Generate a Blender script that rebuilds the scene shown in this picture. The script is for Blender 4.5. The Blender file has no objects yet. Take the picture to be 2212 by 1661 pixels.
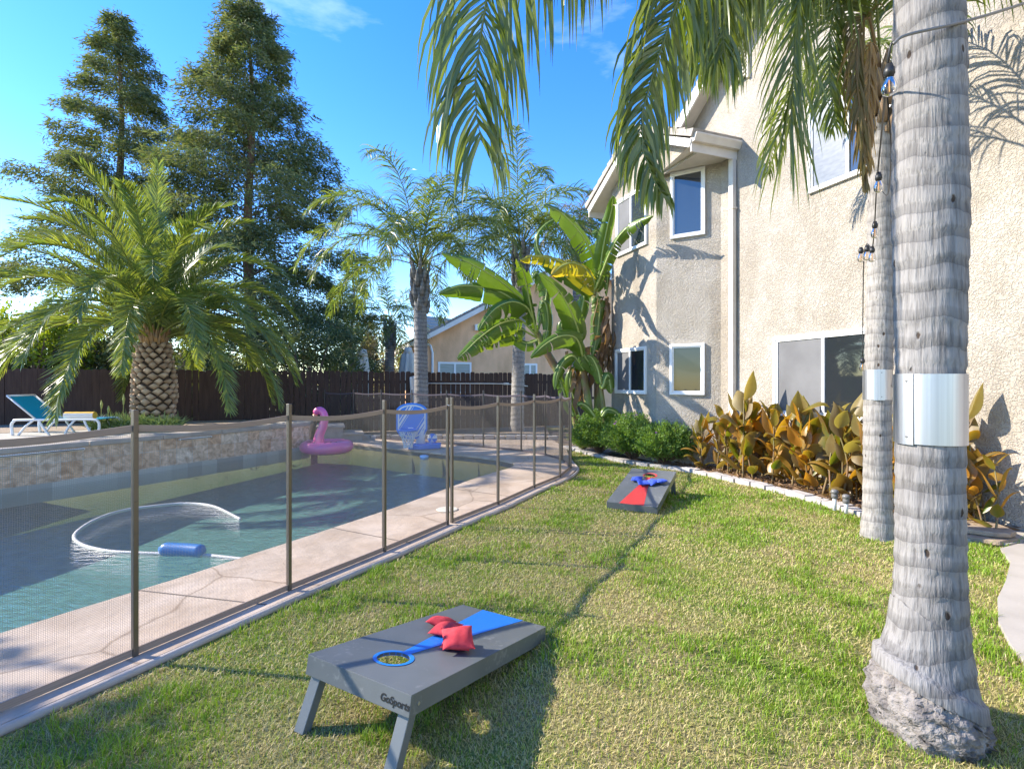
import bpy, bmesh, math, random
import numpy as np
from mathutils import Vector, Matrix
from mathutils.geometry import tessellate_polygon

# ------------------------------------------------------------------ camera, world, sun
SC = bpy.context.scene
COL = SC.collection
F_, H_, CZ = 1095.0, 830.5, 1.52          # focal length and horizon in units of the 2212 px wide photograph
cd = bpy.data.cameras.new('camera'); cam = bpy.data.objects.new('camera', cd); COL.objects.link(cam)
cam.location = (0, 0, CZ); cam.rotation_euler = (math.radians(90), 0, 0)
cd.sensor_width = 36; cd.lens = 36 * F_ / 2212; cd.clip_start = 0.05; cd.clip_end = 2000
SC.camera = cam
SUN_AZ, SUN_EL = -81.0, 32.0
tosun = Vector((math.sin(math.radians(SUN_AZ)) * math.cos(math.radians(SUN_EL)),
                math.cos(math.radians(SUN_AZ)) * math.cos(math.radians(SUN_EL)), math.sin(math.radians(SUN_EL))))
W = bpy.data.worlds.new('World'); SC.world = W; W.use_nodes = True
nt = W.node_tree; nt.nodes.clear()
def N(nt, typ, **kw):
    n = nt.nodes.new(typ)
    for k, v in kw.items():
        if k.startswith('i_'):
            n.inputs[int(k[2:]) if k[2:].isdigit() else k[2:]].default_value = v
        else: setattr(n, k, v)
    return n
sky = N(nt, 'ShaderNodeTexSky', sky_type='NISHITA', sun_disc=False, sun_elevation=math.radians(SUN_EL),
        sun_rotation=math.radians(SUN_AZ), altitude=100, air_density=1.0, dust_density=0.05, ozone_density=2.0)
hs = N(nt, 'ShaderNodeHueSaturation'); hs.inputs['Saturation'].default_value = 1.38; hs.inputs['Hue'].default_value = .515
tc = N(nt, 'ShaderNodeTexCoord'); mp = N(nt, 'ShaderNodeMapping'); mp.inputs['Scale'].default_value = (1.0, 1.0, 3.2)
cn = N(nt, 'ShaderNodeTexNoise'); cn.inputs['Scale'].default_value = 2.3; cn.inputs['Detail'].default_value = 7; cn.inputs['Roughness'].default_value = .58
cr = N(nt, 'ShaderNodeValToRGB'); cr.color_ramp.elements[0].position = .60; cr.color_ramp.elements[1].position = .95
mx = N(nt, 'ShaderNodeMixRGB'); mx.inputs[2].default_value = (9.0, 9.6, 10.5, 1)
ms = N(nt, 'ShaderNodeMath', operation='MULTIPLY'); ms.inputs[1].default_value = .32
bg = N(nt, 'ShaderNodeBackground'); bg.inputs['Strength'].default_value = .15
wo = N(nt, 'ShaderNodeOutputWorld')
L = nt.links.new
L(sky.outputs[0], hs.inputs['Color']); L(tc.outputs['Generated'], mp.inputs[0]); L(mp.outputs[0], cn.inputs['Vector'])
L(cn.outputs[0], cr.inputs[0]); L(cr.outputs[0], ms.inputs[0]); L(ms.outputs[0], mx.inputs[0]); L(hs.outputs[0], mx.inputs[1])
L(mx.outputs[0], bg.inputs[0]); L(bg.outputs[0], wo.inputs[0])
sd = bpy.data.lights.new('sun', 'SUN'); sd.energy = 3.5; sd.angle = math.radians(.53); sd.color = (1, .915, .78)
so = bpy.data.objects.new('sun', sd); COL.objects.link(so); so.rotation_euler = (-tosun).to_track_quat('-Z', 'Y').to_euler()
SC.view_settings.view_transform = 'Standard'; SC.view_settings.look = 'None'
SC.view_settings.exposure = 1.65; SC.view_settings.gamma = 1
SC.render.engine = 'CYCLES'
SC.cycles.max_bounces = 8; SC.cycles.transparent_max_bounces = 16; SC.cycles.diffuse_bounces = 3; SC.cycles.glossy_bounces = 3
SC.cycles.caustics_reflective = False; SC.cycles.caustics_refractive = False
SC.cycles.sample_clamp_indirect = 4

rs = np.random.RandomState(7); random.seed(7)

# ------------------------------------------------------------------ helpers
def at(vx, vy, D): return Vector(((vx - 1106) / F_ * D, D, CZ - (vy - H_) / F_ * D))
def gnd(vx, vy, z=0.0):
    D = (CZ - z) * F_ / (vy - H_); return Vector(((vx - 1106) / F_ * D, D, z))
def srgb(r, g, b):
    f = lambda c: (c / 255 / 12.92) if c <= 10 else ((c / 255 + .055) / 1.055) ** 2.4
    return (f(r), f(g), f(b), 1)

def material(name, col, rough=.7, col2=None, nscale=4, detail=6, bump=0, bscale=30, metal=0, transl=0, rnd=False, spec=.5, dist=0,
             stretch=None, ramp=(.35, .65), bdist=.02, coat=0):
    m = bpy.data.materials.new(name); m.use_nodes = True; t = m.node_tree; t.nodes.clear(); l = t.links.new
    out = N(t, 'ShaderNodeOutputMaterial'); p = N(t, 'ShaderNodeBsdfPrincipled')
    p.inputs['Roughness'].default_value = rough; p.inputs['Metallic'].default_value = metal
    p.inputs['Specular IOR Level'].default_value = spec; p.inputs['Coat Weight'].default_value = coat
    co = N(t, 'ShaderNodeTexCoord'); vec = co.outputs['Object']
    if stretch:
        mp = N(t, 'ShaderNodeMapping'); mp.inputs['Scale'].default_value = stretch; l(vec, mp.inputs[0]); vec = mp.outputs[0]
    csock = None
    if col2 is not None:
        mixn = N(t, 'ShaderNodeMixRGB'); mixn.inputs[1].default_value = (*col[:3], 1); mixn.inputs[2].default_value = (*col2[:3], 1)
        if rnd:
            a = N(t, 'ShaderNodeAttribute', attribute_name='rnd'); l(a.outputs['Fac'], mixn.inputs[0])
        else:
            n = N(t, 'ShaderNodeTexNoise'); n.inputs['Scale'].default_value = nscale; n.inputs['Detail'].default_value = detail; n.inputs['Distortion'].default_value = dist
            r = N(t, 'ShaderNodeValToRGB'); r.color_ramp.elements[0].position = ramp[0]; r.color_ramp.elements[1].position = ramp[1]
            l(vec, n.inputs['Vector']); l(n.outputs[0], r.inputs[0]); l(r.outputs[0], mixn.inputs[0])
        csock = mixn.outputs[0]; l(csock, p.inputs['Base Color'])
    else: p.inputs['Base Color'].default_value = (*col[:3], 1)
    if bump:
        n2 = N(t, 'ShaderNodeTexNoise'); n2.inputs['Scale'].default_value = bscale; n2.inputs['Detail'].default_value = 5
        b = N(t, 'ShaderNodeBump'); b.inputs['Strength'].default_value = bump; b.inputs['Distance'].default_value = bdist
        l(vec, n2.inputs['Vector']); l(n2.outputs[0], b.inputs['Height']); l(b.outputs[0], p.inputs['Normal'])
    if transl:
        tr = N(t, 'ShaderNodeBsdfTranslucent'); ms_ = N(t, 'ShaderNodeMixShader'); ms_.inputs[0].default_value = transl
        if csock:
            g = N(t, 'ShaderNodeMixRGB', blend_type='MULTIPLY'); g.inputs[0].default_value = 1; g.inputs[2].default_value = (1.5, 1.45, .5, 1)
            l(csock, g.inputs[1]); l(g.outputs[0], tr.inputs[0])
        else: tr.inputs[0].default_value = (min(1, col[0] * 1.5), min(1, col[1] * 1.45), col[2] * .5, 1)
        l(p.outputs[0], ms_.inputs[1]); l(tr.outputs[0], ms_.inputs[2]); l(ms_.outputs[0], out.inputs[0])
    else: l(p.outputs[0], out.inputs[0])
    return m

def amesh(name, V, F, mat, parent=None, rnd=None, smooth=False):
    """arrays -> one mesh object; F may be (M,k) or a list of lists"""
    V = np.asarray(V, dtype=np.float32).reshape(-1, 3)
    me = bpy.data.meshes.new(name)
    if isinstance(F, np.ndarray):
        k = F.shape[1]; M = len(F)
        me.vertices.add(len(V)); me.vertices.foreach_set('co', V.ravel())
        me.loops.add(M * k); me.loops.foreach_set('vertex_index', F.astype(np.int32).ravel())
        me.polygons.add(M); me.polygons.foreach_set('loop_start', (np.arange(M) * k).astype(np.int32))
        me.update(calc_edges=True)
    else:
        me.from_pydata([tuple(map(float, v)) for v in V], [], [tuple(f) for f in F]); me.update()
    if rnd is not None:
        a = me.attributes.new('rnd', 'FLOAT', 'POINT'); a.data.foreach_set('value', np.asarray(rnd, dtype=np.float32))
    if smooth:
        me.polygons.foreach_set('use_smooth', np.ones(len(me.polygons), dtype=bool))
    me.materials.append(mat)
    o = bpy.data.objects.new(name, me); COL.objects.link(o)
    if parent: o.parent = parent
    return o

class MB:
    """collects shapes in one bmesh"""
    def __init__(s): s.V = []; s.F = []
    def add(s, V, F):
        b = len(s.V); s.V += [tuple(v) for v in V]; s.F += [[i + b for i in f] for f in F]; return s
    def box(s, c, size, rz=0, M=None):
        sx, sy, sz = [a / 2 for a in size]
        R = Matrix.Rotation(rz, 3, 'Z') if M is None else M
        vs = [Vector(c) + R @ Vector((x * sx, y * sy, z * sz)) for x in (-1, 1) for y in (-1, 1) for z in (-1, 1)]
        return s.add(vs, [(0, 1, 3, 2), (4, 6, 7, 5), (0, 4, 5, 1), (2, 3, 7, 6), (0, 2, 6, 4), (1, 5, 7, 3)])
    def beam(s, a, b, w, h, up=(0, 0, 1)):
        a = Vector(a); b = Vector(b); t = (b - a).normalized(); u = Vector(up)
        sd_ = t.cross(u)
        if sd_.length < 1e-4: sd_ = t.cross(Vector((1, 0, 0)))
        sd_.normalize(); u = sd_.cross(t)
        vs = []
        for p in (a, b):
            for x, y in ((-1, -1), (1, -1), (1, 1), (-1, 1)): vs.append(p + sd_ * x * w / 2 + u * y * h / 2)
        return s.add(vs, [(0, 1, 2, 3), (4, 7, 6, 5), (0, 4, 5, 1), (1, 5, 6, 2), (2, 6, 7, 3), (3, 7, 4, 0)])
    def tube(s, pts, r, n=8, cap=True):
        pts = [Vector(p) for p in pts]; m = len(pts); rr = r if hasattr(r, '__len__') else [r] * m
        vs = []; pn = None
        for i, p in enumerate(pts):
            t = (pts[min(i + 1, m - 1)] - pts[max(i - 1, 0)])
            if t.length < 1e-9: t = Vector((0, 0, 1))
            t.normalize()
            if pn is None:
                pn = t.orthogonal().normalized()
            else:
                pn = (pn - t * pn.dot(t))
                pn = pn.normalized() if pn.length > 1e-6 else t.orthogonal().normalized()
            q = t.cross(pn)
            for k in range(n):
                a = 2 * math.pi * k / n; vs.append(p + (pn * math.cos(a) + q * math.sin(a)) * rr[i])
        fs = [(i * n + k, i * n + (k + 1) % n, (i + 1) * n + (k + 1) % n, (i + 1) * n + k) for i in range(m - 1) for k in range(n)]
        if cap: fs += [tuple(range(n))[::-1], tuple((m - 1) * n + k for k in range(n))]
        return s.add(vs, fs)
    def lathe(s, prof, c=(0, 0, 0), n=24, jig=0):
        vs = []; m = len(prof)
        for r, z in prof:
            for k in range(n):
                a = 2 * math.pi * k / n; rr = r * (1 + (random.uniform(-jig, jig) if jig else 0))
                vs.append((c[0] + rr * math.cos(a), c[1] + rr * math.sin(a), c[2] + z))
        fs = [(i * n + k, i * n + (k + 1) % n, (i + 1) * n + (k + 1) % n, (i + 1) * n + k) for i in range(m - 1) for k in range(n)]
        fs += [tuple(range(n))[::-1], tuple((m - 1) * n + k for k in range(n))]
        return s.add(vs, fs)
    def prism(s, poly, z0, z1):
        n = len(poly); vs = [(p[0], p[1], z0) for p in poly] + [(p[0], p[1], z1) for p in poly]
        area = sum(poly[i][0] * poly[(i + 1) % n][1] - poly[(i + 1) % n][0] * poly[i][1] for i in range(n))
        fs = [tuple(range(n))[::-1], tuple(range(n, 2 * n))] + [(i, (i + 1) % n, (i + 1) % n + n, i + n) for i in range(n)]
        if area < 0: fs = [f[::-1] for f in fs]
        return s.add(vs, fs)
    def obj(s, name, mat, parent=None, smooth=False, bevel=0, rnd=None):
        o = amesh(name, s.V, s.F, mat, parent, smooth=smooth, rnd=rnd)
        if bevel:
            b = o.modifiers.new('bevel', 'BEVEL'); b.width = bevel; b.segments = 2; b.limit_method = 'ANGLE'; b.angle_limit = math.radians(40)
        return o

def thing(name, label, cat, loc=(0, 0, 0), group=None):
    o = bpy.data.objects.new(name, None); COL.objects.link(o); o.location = loc; o.empty_display_size = .1
    o['label'] = label; o['category'] = cat
    if group: o['group'] = group
    return o
def tag(o, label, cat, group=None):
    o['label'] = label; o['category'] = cat
    if group: o['group'] = group
    return o
def par(o, p): o.parent = p; o.matrix_parent_inverse = Matrix.Translation(-Vector(p.location)); return o
def struct(o): o['kind'] = 'structure'; return o
def sheet(name, outer, holes, z, mat, skirt=0):
    """flat polygon with holes; skirt = depth of a side wall round the outer edge"""
    loops = [[Vector((p[0], p[1], 0)) for p in outer]] + [[Vector((p[0], p[1], 0)) for p in h] for h in holes]
    flat = [v for lp in loops for v in lp]
    tris = tessellate_polygon(loops); V = [(v.x, v.y, z) for v in flat]; Fs = []
    for a, b, c in tris:
        A, B, C = flat[a], flat[b], flat[c]
        Fs.append((a, b, c) if (B - A).cross(C - A).z > 0 else (a, c, b))
    if skirt:
        off = 0
        for lp in loops:
            n = len(lp); b = len(V); V += [(v.x, v.y, z - skirt) for v in lp]
            for i in range(n): Fs.append((off + i, b + i, b + (i + 1) % n, off + (i + 1) % n))
            off += n
    return amesh(name, V, Fs, mat)
def crom(pts, n):
    P = np.array([tuple(p) for p in pts], float); P = np.vstack([2 * P[0] - P[1], P, 2 * P[-1] - P[-2]])
    m = len(P) - 3; out = []
    for t in np.linspace(0, m - 1e-6, n):
        i = int(t); f = t - i; a, b, c, d = P[i:i + 4]
        out.append(.5 * ((2 * b) + (-a + c) * f + (2 * a - 5 * b + 4 * c - d) * f * f + (-a + 3 * b - 3 * c + d) * f ** 3))
    return np.array(out)
def unit(a): return a / np.maximum(np.linalg.norm(a, axis=-1, keepdims=True), 1e-9)
def arch(base, az, el, length, grav, n=9, wob=.0):
    p = np.array(base, float); d = np.array([math.sin(az) * math.cos(el), math.cos(az) * math.cos(el), math.sin(el)]); out = [p.copy()]
    for i in range(n):
        p = p + d * length / n; out.append(p.copy())
        d = d + np.array([rs.normal(0, wob), rs.normal(0, wob), -grav * (1 + i * .25) / n]); d /= np.linalg.norm(d)
    return out

def frond_mesh(pts, nl=60, L=.5, w=.03, ang=35, droop=.6, lift=.25, t0=.15, seg=4, jit=.12, side0=None, rad=.012, tip=.25, base=.55, plume=0.):
    """pinnate palm frond: rachis tube + drooping leaflets -> V, F, rnd"""
    C = crom(pts, 80); seglen = np.linalg.norm(np.diff(C, axis=0), axis=1); cum = np.concatenate([[0], np.cumsum(seglen)]); cum /= cum[-1]
    mb = MB(); k = C[::8]; k = np.vstack([k, C[-1]]); mb.tube(k, [rad * (1.15 - q / (len(k) - 1)) for q in range(len(k))], 5)
    V = [np.array(mb.V)]; nb = len(mb.V); F = [np.array([f for f in mb.F if len(f) == 4])]
    R = [np.full(nb, .9)]
    t = np.concatenate([np.linspace(t0, 1, nl)] * 2); t = np.clip(t + rs.normal(0, .25 / nl, t.shape), 0, 1)
    sg = np.repeat([1., -1.], nl)
    P = np.stack([np.interp(t, cum, C[:, i]) for i in range(3)], 1)
    T = unit(np.stack([np.interp(np.clip(t + .02, 0, 1), cum, C[:, i]) - np.interp(np.clip(t - .02, 0, 1), cum, C[:, i]) for i in range(3)], 1))
    Z = np.array([0, 0, 1.])
    chord = C[-1] - C[0]; hs_ = np.cross(np.array([chord[0], chord[1], 0]), Z) if side0 is None else np.array(side0, float)
    hs_ = unit(hs_); S = unit(hs_ - T * (T @ hs_)[:, None]); U = np.cross(S, T)
    U *= np.where(np.sum(U * Z, 1, keepdims=True) < -.5, 1, 1)
    a = np.radians(ang + 25 * t + rs.normal(0, 6, t.shape))[:, None]
    n = len(t)
    d = S * sg[:, None] * np.cos(a) + T * np.sin(a) + U * (lift + plume * rs.uniform(-1, 1, (n, 1))) + rs.normal(0, jit, (n, 3)); d = unit(d)
    prof = base + (1 - base) * np.sin(np.clip(t / .45, 0, 1) * math.pi / 2); prof = np.where(t > .55, tip + (prof - tip) * np.cos((t - .55) / .45 * math.pi / 2) ** .8, prof)
    Ln = L * prof * rs.uniform(.85, 1.1, n)
    wp = np.interp(np.linspace(0, 1, seg + 1), [0, .25, .7, 1], [.5, 1, .7, .04])
    pts_ = [P]; dirs = [d]
    for i in range(seg):
        pts_.append(pts_[-1] + dirs[-1] * (Ln / seg)[:, None])
        nd = dirs[-1] + np.array([0, 0, -1.]) * (droop * (i + 1) / seg) * rs.uniform(.6, 1.3, (n, 1)); dirs.append(unit(nd))
    vv = np.zeros((n, seg + 1, 2, 3))
    Nn = unit(U + rs.normal(0, .45, (n, 3)))
    for i in range(seg + 1):
        Wd = unit(np.cross(dirs[i], Nn)) * w * .5 * wp[i]
        vv[:, i, 0] = pts_[i] - Wd; vv[:, i, 1] = pts_[i] + Wd
    idx = np.arange(n * (seg + 1) * 2).reshape(n, seg + 1, 2) + nb
    ff = np.stack([idx[:, :-1, 0], idx[:, :-1, 1], idx[:, 1:, 1], idx[:, 1:, 0]], -1).reshape(-1, 4)
    V.append(vv.reshape(-1, 3)); F.append(ff); R.append(np.repeat(rs.uniform(0, .75, n), (seg + 1) * 2))
    return np.vstack(V), np.vstack(F), np.concatenate(R)
def frond(pts, mat, parent, **kw):
    V, F, R = frond_mesh(pts, **kw); return par(amesh('frond', V, F, mat, rnd=R), parent)

def leafquads(P, D, ln, w, rnd=None, fold=0.):
    """N leaf-shaped quads from points P, directions D, random roll"""
    n = len(P); D = unit(D); r = unit(rs.normal(0, 1, (n, 3))); Wd = unit(np.cross(D, r))
    ln = np.broadcast_to(ln, (n,))[:, None]; w = np.broadcast_to(w, (n,))[:, None]
    V = np.stack([P, P + D * ln * .45 + Wd * w / 2, P + D * ln, P + D * ln * .45 - Wd * w / 2], 1)
    F = np.arange(n * 4).reshape(n, 4)
    if rnd is None: rnd = rs.uniform(0, 1, n)
    return V.reshape(-1, 3), F, np.repeat(rnd, 4)
def merge(parts):
    V = []; F = []; R = []; b = 0
    for v, f, r in parts: V.append(v); F.append(f + b); R.append(r); b += len(v)
    return np.vstack(V), np.vstack(F), np.concatenate(R)
def copy_tree(o, parent=None):
    c = o.copy(); COL.objects.link(c); c.parent = parent
    for ch in list(o.children): copy_tree(ch, c)
    return c

# ------------------------------------------------------------------ materials
def stucco(name, c1, c2, bump=.5, sc=22):
    m = material(name, c1, .92, c2, nscale=2.2, detail=8, ramp=(.38, .68), spec=.2); t = m.node_tree; l = t.links.new
    p = [n for n in t.nodes if n.type == 'BSDF_PRINCIPLED'][0]; co = [n for n in t.nodes if n.type == 'TEX_COORD'][0]
    prev = p.inputs['Base Color'].links[0].from_socket; sn = N(t, 'ShaderNodeTexNoise'); sn.inputs['Scale'].default_value = 1; sn.inputs['Detail'].default_value = 6; mpp = N(t, 'ShaderNodeMapping'); mpp.inputs['Scale'].default_value = (1.6, 1.6, .55)
    sr = N(t, 'ShaderNodeValToRGB'); sr.color_ramp.elements[0].position = .36; sr.color_ramp.elements[0].color = (.84, .82, .79, 1); sr.color_ramp.elements[1].position = .56; sr.color_ramp.elements[1].color = (1.03, 1.03, 1.03, 1); sm_ = N(t, 'ShaderNodeMixRGB', blend_type='MULTIPLY'); sm_.inputs[0].default_value = 1
    l(co.outputs['Object'], mpp.inputs[0]); l(mpp.outputs[0], sn.inputs['Vector']); l(sn.outputs[0], sr.inputs[0]); l(prev, sm_.inputs[1]); l(sr.outputs[0], sm_.inputs[2]); l(sm_.outputs[0], p.inputs['Base Color'])
    a = N(t, 'ShaderNodeTexNoise'); a.inputs['Scale'].default_value = sc; a.inputs['Detail'].default_value = 3; a.inputs['Distortion'].default_value = 1.8
    r = N(t, 'ShaderNodeValToRGB'); r.color_ramp.elements[0].position = .42; r.color_ramp.elements[1].position = .56
    b2 = N(t, 'ShaderNodeTexNoise'); b2.inputs['Scale'].default_value = sc * 7; b2.inputs['Detail'].default_value = 3
    ad = N(t, 'ShaderNodeMath', operation='MULTIPLY_ADD'); ad.inputs[1].default_value = .35
    bp = N(t, 'ShaderNodeBump'); bp.inputs['Strength'].default_value = bump; bp.inputs['Distance'].default_value = .018
    l(co.outputs['Object'], a.inputs['Vector']); l(co.outputs['Object'], b2.inputs['Vector']); l(a.outputs[0], r.inputs[0])
    l(b2.outputs[0], ad.inputs[0]); l(r.outputs[0], ad.inputs[2]); l(ad.outputs[0], bp.inputs['Height']); l(bp.outputs[0], p.inputs['Normal'])
    return m
M = {}
M['stucco'] = stucco('house_stucco', (.46, .415, .355), (.385, .34, .28), .7)
M['stucco_tan'] = stucco('neighbour_stucco', (.86, .50, .28), (.80, .46, .255), .15, 6)
M['white'] = material('white_vinyl', (.78, .78, .77), .4)
M['trim'] = material('cream_trim', (.66, .60, .52), .55, (.60, .54, .47), nscale=6)
M['trim_white'] = material('white_trim', (.76, .72, .67), .55, (.70, .66, .60), nscale=6)
M['tile_roof'] = material('roof_tile', (.20, .175, .155), .8, (.30, .27, .24), nscale=9, bump=.3, bscale=20)
M['tile_roof_light'] = material('roof_tile_light', (.42, .37, .32), .8, (.30, .26, .22), nscale=9, bump=.3, bscale=20)
M['glass_dark'] = material('window_glass', (.02, .024, .028), .03, spec=.6, coat=.15)
M['glass_blue'] = material('tinted_window_glass', (.03, .04, .055), .03, spec=1.0, coat=1.0)
M['screen'] = material('insect_screen', (.13, .13, .135), .6, (.17, .17, .175), nscale=2, spec=.3)
M['blind'] = material('window_blind', (.42, .43, .40), .4, (.34, .36, .30), nscale=1.5, stretch=(1, 1, 14), spec=.2)
M['blind_grey'] = material('window_shade_fabric', (.17, .185, .20), .3, (.12, .135, .15), nscale=9, detail=8, stretch=(1, 1, 3), coat=.6)
M['fence_wood'] = material('dark_stained_wood', (.050, .030, .025), .75, (.075, .046, .036), nscale=3, stretch=(6, 6, .6), bump=.25, bscale=30, spec=.25)
M['deck'] = material('pool_deck_concrete', (.50, .385, .285), .85, (.58, .47, .37), nscale=2.6, detail=9, bump=.35, bscale=14, spec=.25)
M['kerb'] = material('deck_edge_concrete', (.42, .36, .30), .85, (.50, .43, .37), nscale=5, bump=.2, bscale=30)
M['coping'] = material('coping_concrete', (.33, .28, .235), .85, (.44, .38, .32), nscale=4, detail=8, bump=.35, bscale=18)
M['paving'] = material('concrete_paving', (.44, .40, .35), .9, (.36, .325, .28), nscale=2.5, detail=8, bump=.15, bscale=60)
M['mulch'] = material('bark_mulch', (.10, .066, .045), .95, (.22, .16, .11), nscale=22, detail=8, bump=.9, bscale=45)
M['dirt'] = material('dry_ground', (.36, .28, .20), .95, (.26, .19, .13), nscale=9, detail=9, bump=.6, bscale=30)
M['far'] = material('far_ground', (.30, .25, .18), .95, (.16, .17, .08), nscale=.4)
M['bronze'] = material('bronze_pole', (.16, .14, .12), .36, metal=.7)
M['bind'] = material('brown_webbing', (.27, .205, .17), .7, (.34, .26, .215), nscale=3, stretch=(1, 1, 60))
M['steel'] = material('galvanised_sheet', (.62, .62, .64), .42, (.50, .50, .52), nscale=4, stretch=(14, 14, .15), metal=1.0, bump=.06, bscale=3)
M['black'] = material('black_plastic', (.02, .02, .02), .45)
M['grey'] = material('grey_cable', (.16, .155, .15), .4)
M['stone'] = material('edging_stone', (.52, .49, .46), .9, (.40, .37, .35), nscale=7, detail=8, bump=.4, bscale=35)
M['bark_conifer'] = material('redwood_bark', (.10, .06, .042), .95, (.17, .105, .075), nscale=6, stretch=(3, 3, .5), bump=.7, bscale=14)
M['stem_green'] = material('banana_stem', (.22, .27, .07), .6, (.20, .12, .06), nscale=4, stretch=(1, 1, .5), ramp=(.42, .6))
M['dead'] = material('dead_leaf', (.33, .21, .12), .85, (.20, .12, .07), rnd=True, transl=.25)
def foliage(name, a, b, tl=.35, rough=.5, spec=.4): return material(name, a, rough, b, rnd=True, transl=tl, spec=spec)
M['redwood'] = foliage('redwood_needles', (.070, .115, .050), (.19, .20, .115), .36, .7, .2)
M['conifer_far'] = foliage('far_conifer_needles', (.09, .15, .09), (.17, .22, .12), .35, .7, .2)
M['citrus'] = foliage('citrus_leaves', (.10, .17, .015), (.26, .30, .03), .45)
M['shrub_dark'] = foliage('dark_shrub_leaves', (.055, .085, .028), (.14, .15, .055), .3)
M['shrub_pale'] = foliage('pale_blossom_leaves', (.14, .17, .09), (.55, .50, .42), .3)
M['bush'] = foliage('bush_leaves', (.07, .16, .03), (.20, .31, .08), .4)
M['date'] = foliage('date_palm_leaflets', (.12, .185, .05), (.31, .33, .08), .42, .34, .7)
M['queen'] = foliage('queen_palm_leaflets', (.085, .135, .028), (.23, .27, .085), .45, .30, .8)
M['queen_far'] = foliage('far_palm_leaflets', (.085, .14, .03), (.24, .27, .07), .45, .4, .5)
M['queen_dry'] = foliage('drying_palm_leaflets', (.12, .11, .035), (.26, .17, .08), .3)
M['palm_dead'] = foliage('brown_palm_leaflets', (.30, .20, .10), (.46, .33, .19), .35, .8)
M['agave'] = foliage('strap_leaves', (.16, .24, .08), (.36, .42, .20), .3)
M['flower'] = material('purple_petals', (.35, .12, .42), .6)

def trunk_mat(name, base, dark, freq, ringdark=.5, sc=1.0):
    m = material(name, base, .88, dark, nscale=3, detail=9, stretch=(1, 1, .5), ramp=(.35, .7), spec=.2); t = m.node_tree; l = t.links.new
    p = [n for n in t.nodes if n.type == 'BSDF_PRINCIPLED'][0]; co = [n for n in t.nodes if n.type == 'TEX_COORD'][0]; o = co.outputs['Object']
    prev = p.inputs['Base Color'].links[0].from_socket
    def noise(scale3, det, rough=.5):
        mp = N(t, 'ShaderNodeMapping'); mp.inputs['Scale'].default_value = scale3; n = N(t, 'ShaderNodeTexNoise'); n.inputs['Scale'].default_value = 1; n.inputs['Detail'].default_value = det; n.inputs['Roughness'].default_value = rough
        l(o, mp.inputs[0]); l(mp.outputs[0], n.inputs['Vector']); return n.outputs[0]
    def math_(op, a, b, c=None):
        q = N(t, 'ShaderNodeMath', operation=op)
        for i, v in enumerate((a, b) if c is None else (a, b, c)):
            if isinstance(v, (int, float)): q.inputs[i].default_value = v
            else: l(v, q.inputs[i])
        return q.outputs[0]
    fib = noise((70 * sc, 70 * sc, 6 * sc), 4, .6); low = noise((2.5, 2.5, 1.6), 2); wob = noise((9, 9, 1.2), 3)
    sep = N(t, 'ShaderNodeSeparateXYZ'); l(o, sep.inputs[0])
    v = math_('MULTIPLY', sep.outputs[2], freq); v = math_('MULTIPLY_ADD', low, 1.3, v); v = math_('MULTIPLY_ADD', wob, .35, v); v = math_('MULTIPLY_ADD', fib, .16, v); fr = math_('FRACT', v, 0)
    r = N(t, 'ShaderNodeValToRGB'); e = r.color_ramp.elements; k = ringdark; e[0].position = 0; e[0].color = (k * .8, k * .8, k * .82, 1); e[1].position = 1; e[1].color = (.92, .92, .92, 1)
    for ps, cc in ((.05, k * .9), (.36, k * 1.15), (.44, 1.0), (.9, .95)): q = e.new(ps); q.color = (cc, cc, cc, 1)
    l(fr, r.inputs[0]); mm = N(t, 'ShaderNodeMixRGB', blend_type='MULTIPLY'); mm.inputs[0].default_value = 1; l(prev, mm.inputs[1]); l(r.outputs[0], mm.inputs[2])
    fr2 = N(t, 'ShaderNodeValToRGB'); fr2.color_ramp.elements[0].position = .34; fr2.color_ramp.elements[0].color = (.55, .54, .53, 1); fr2.color_ramp.elements[1].position = .55; fr2.color_ramp.elements[1].color = (1.08, 1.08, 1.07, 1); l(fib, fr2.inputs[0])
    m2 = N(t, 'ShaderNodeMixRGB', blend_type='MULTIPLY'); m2.inputs[0].default_value = .8; l(mm.outputs[0], m2.inputs[1]); l(fr2.outputs[0], m2.inputs[2])
    pk = N(t, 'ShaderNodeTexVoronoi', feature='F1'); mp3 = N(t, 'ShaderNodeMapping'); mp3.inputs['Scale'].default_value = (11 * sc, 11 * sc, 5.0 * sc); pk.inputs['Scale'].default_value = 1; l(o, mp3.inputs[0]); l(mp3.outputs[0], pk.inputs['Vector'])
    pkd = math_('MULTIPLY_ADD', noise((60, 60, 30), 3), .12, pk.outputs[0])
    pr = N(t, 'ShaderNodeValToRGB'); pr.color_ramp.elements[0].position = .13; pr.color_ramp.elements[1].position = .17; pr.color_ramp.elements[0].color = (.22, .17, .14, 1); l(pkd, pr.inputs[0])
    m3 = N(t, 'ShaderNodeMixRGB', blend_type='MULTIPLY'); m3.inputs[0].default_value = 1; l(m2.outputs[0], m3.inputs[1]); l(pr.outputs[0], m3.inputs[2]); l(m3.outputs[0], p.inputs['Base Color'])
    h = math_('MULTIPLY_ADD', fr, .5, fib); h = math_('MULTIPLY_ADD', pr.outputs[0], .6, h)
    bp = N(t, 'ShaderNodeBump'); bp.inputs['Strength'].default_value = .8; bp.inputs['Distance'].default_value = .010; l(h, bp.inputs['Height']); l(bp.outputs[0], p.inputs['Normal'])
    return m
M['palm_trunk'] = trunk_mat('ringed_palm_bark', (.30, .285, .275), (.215, .203, .197), 8.5, .72)
M['palm_trunk_pale'] = trunk_mat('pale_palm_bark', (.38, .355, .33), (.29, .27, .25), 7, .78)
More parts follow.
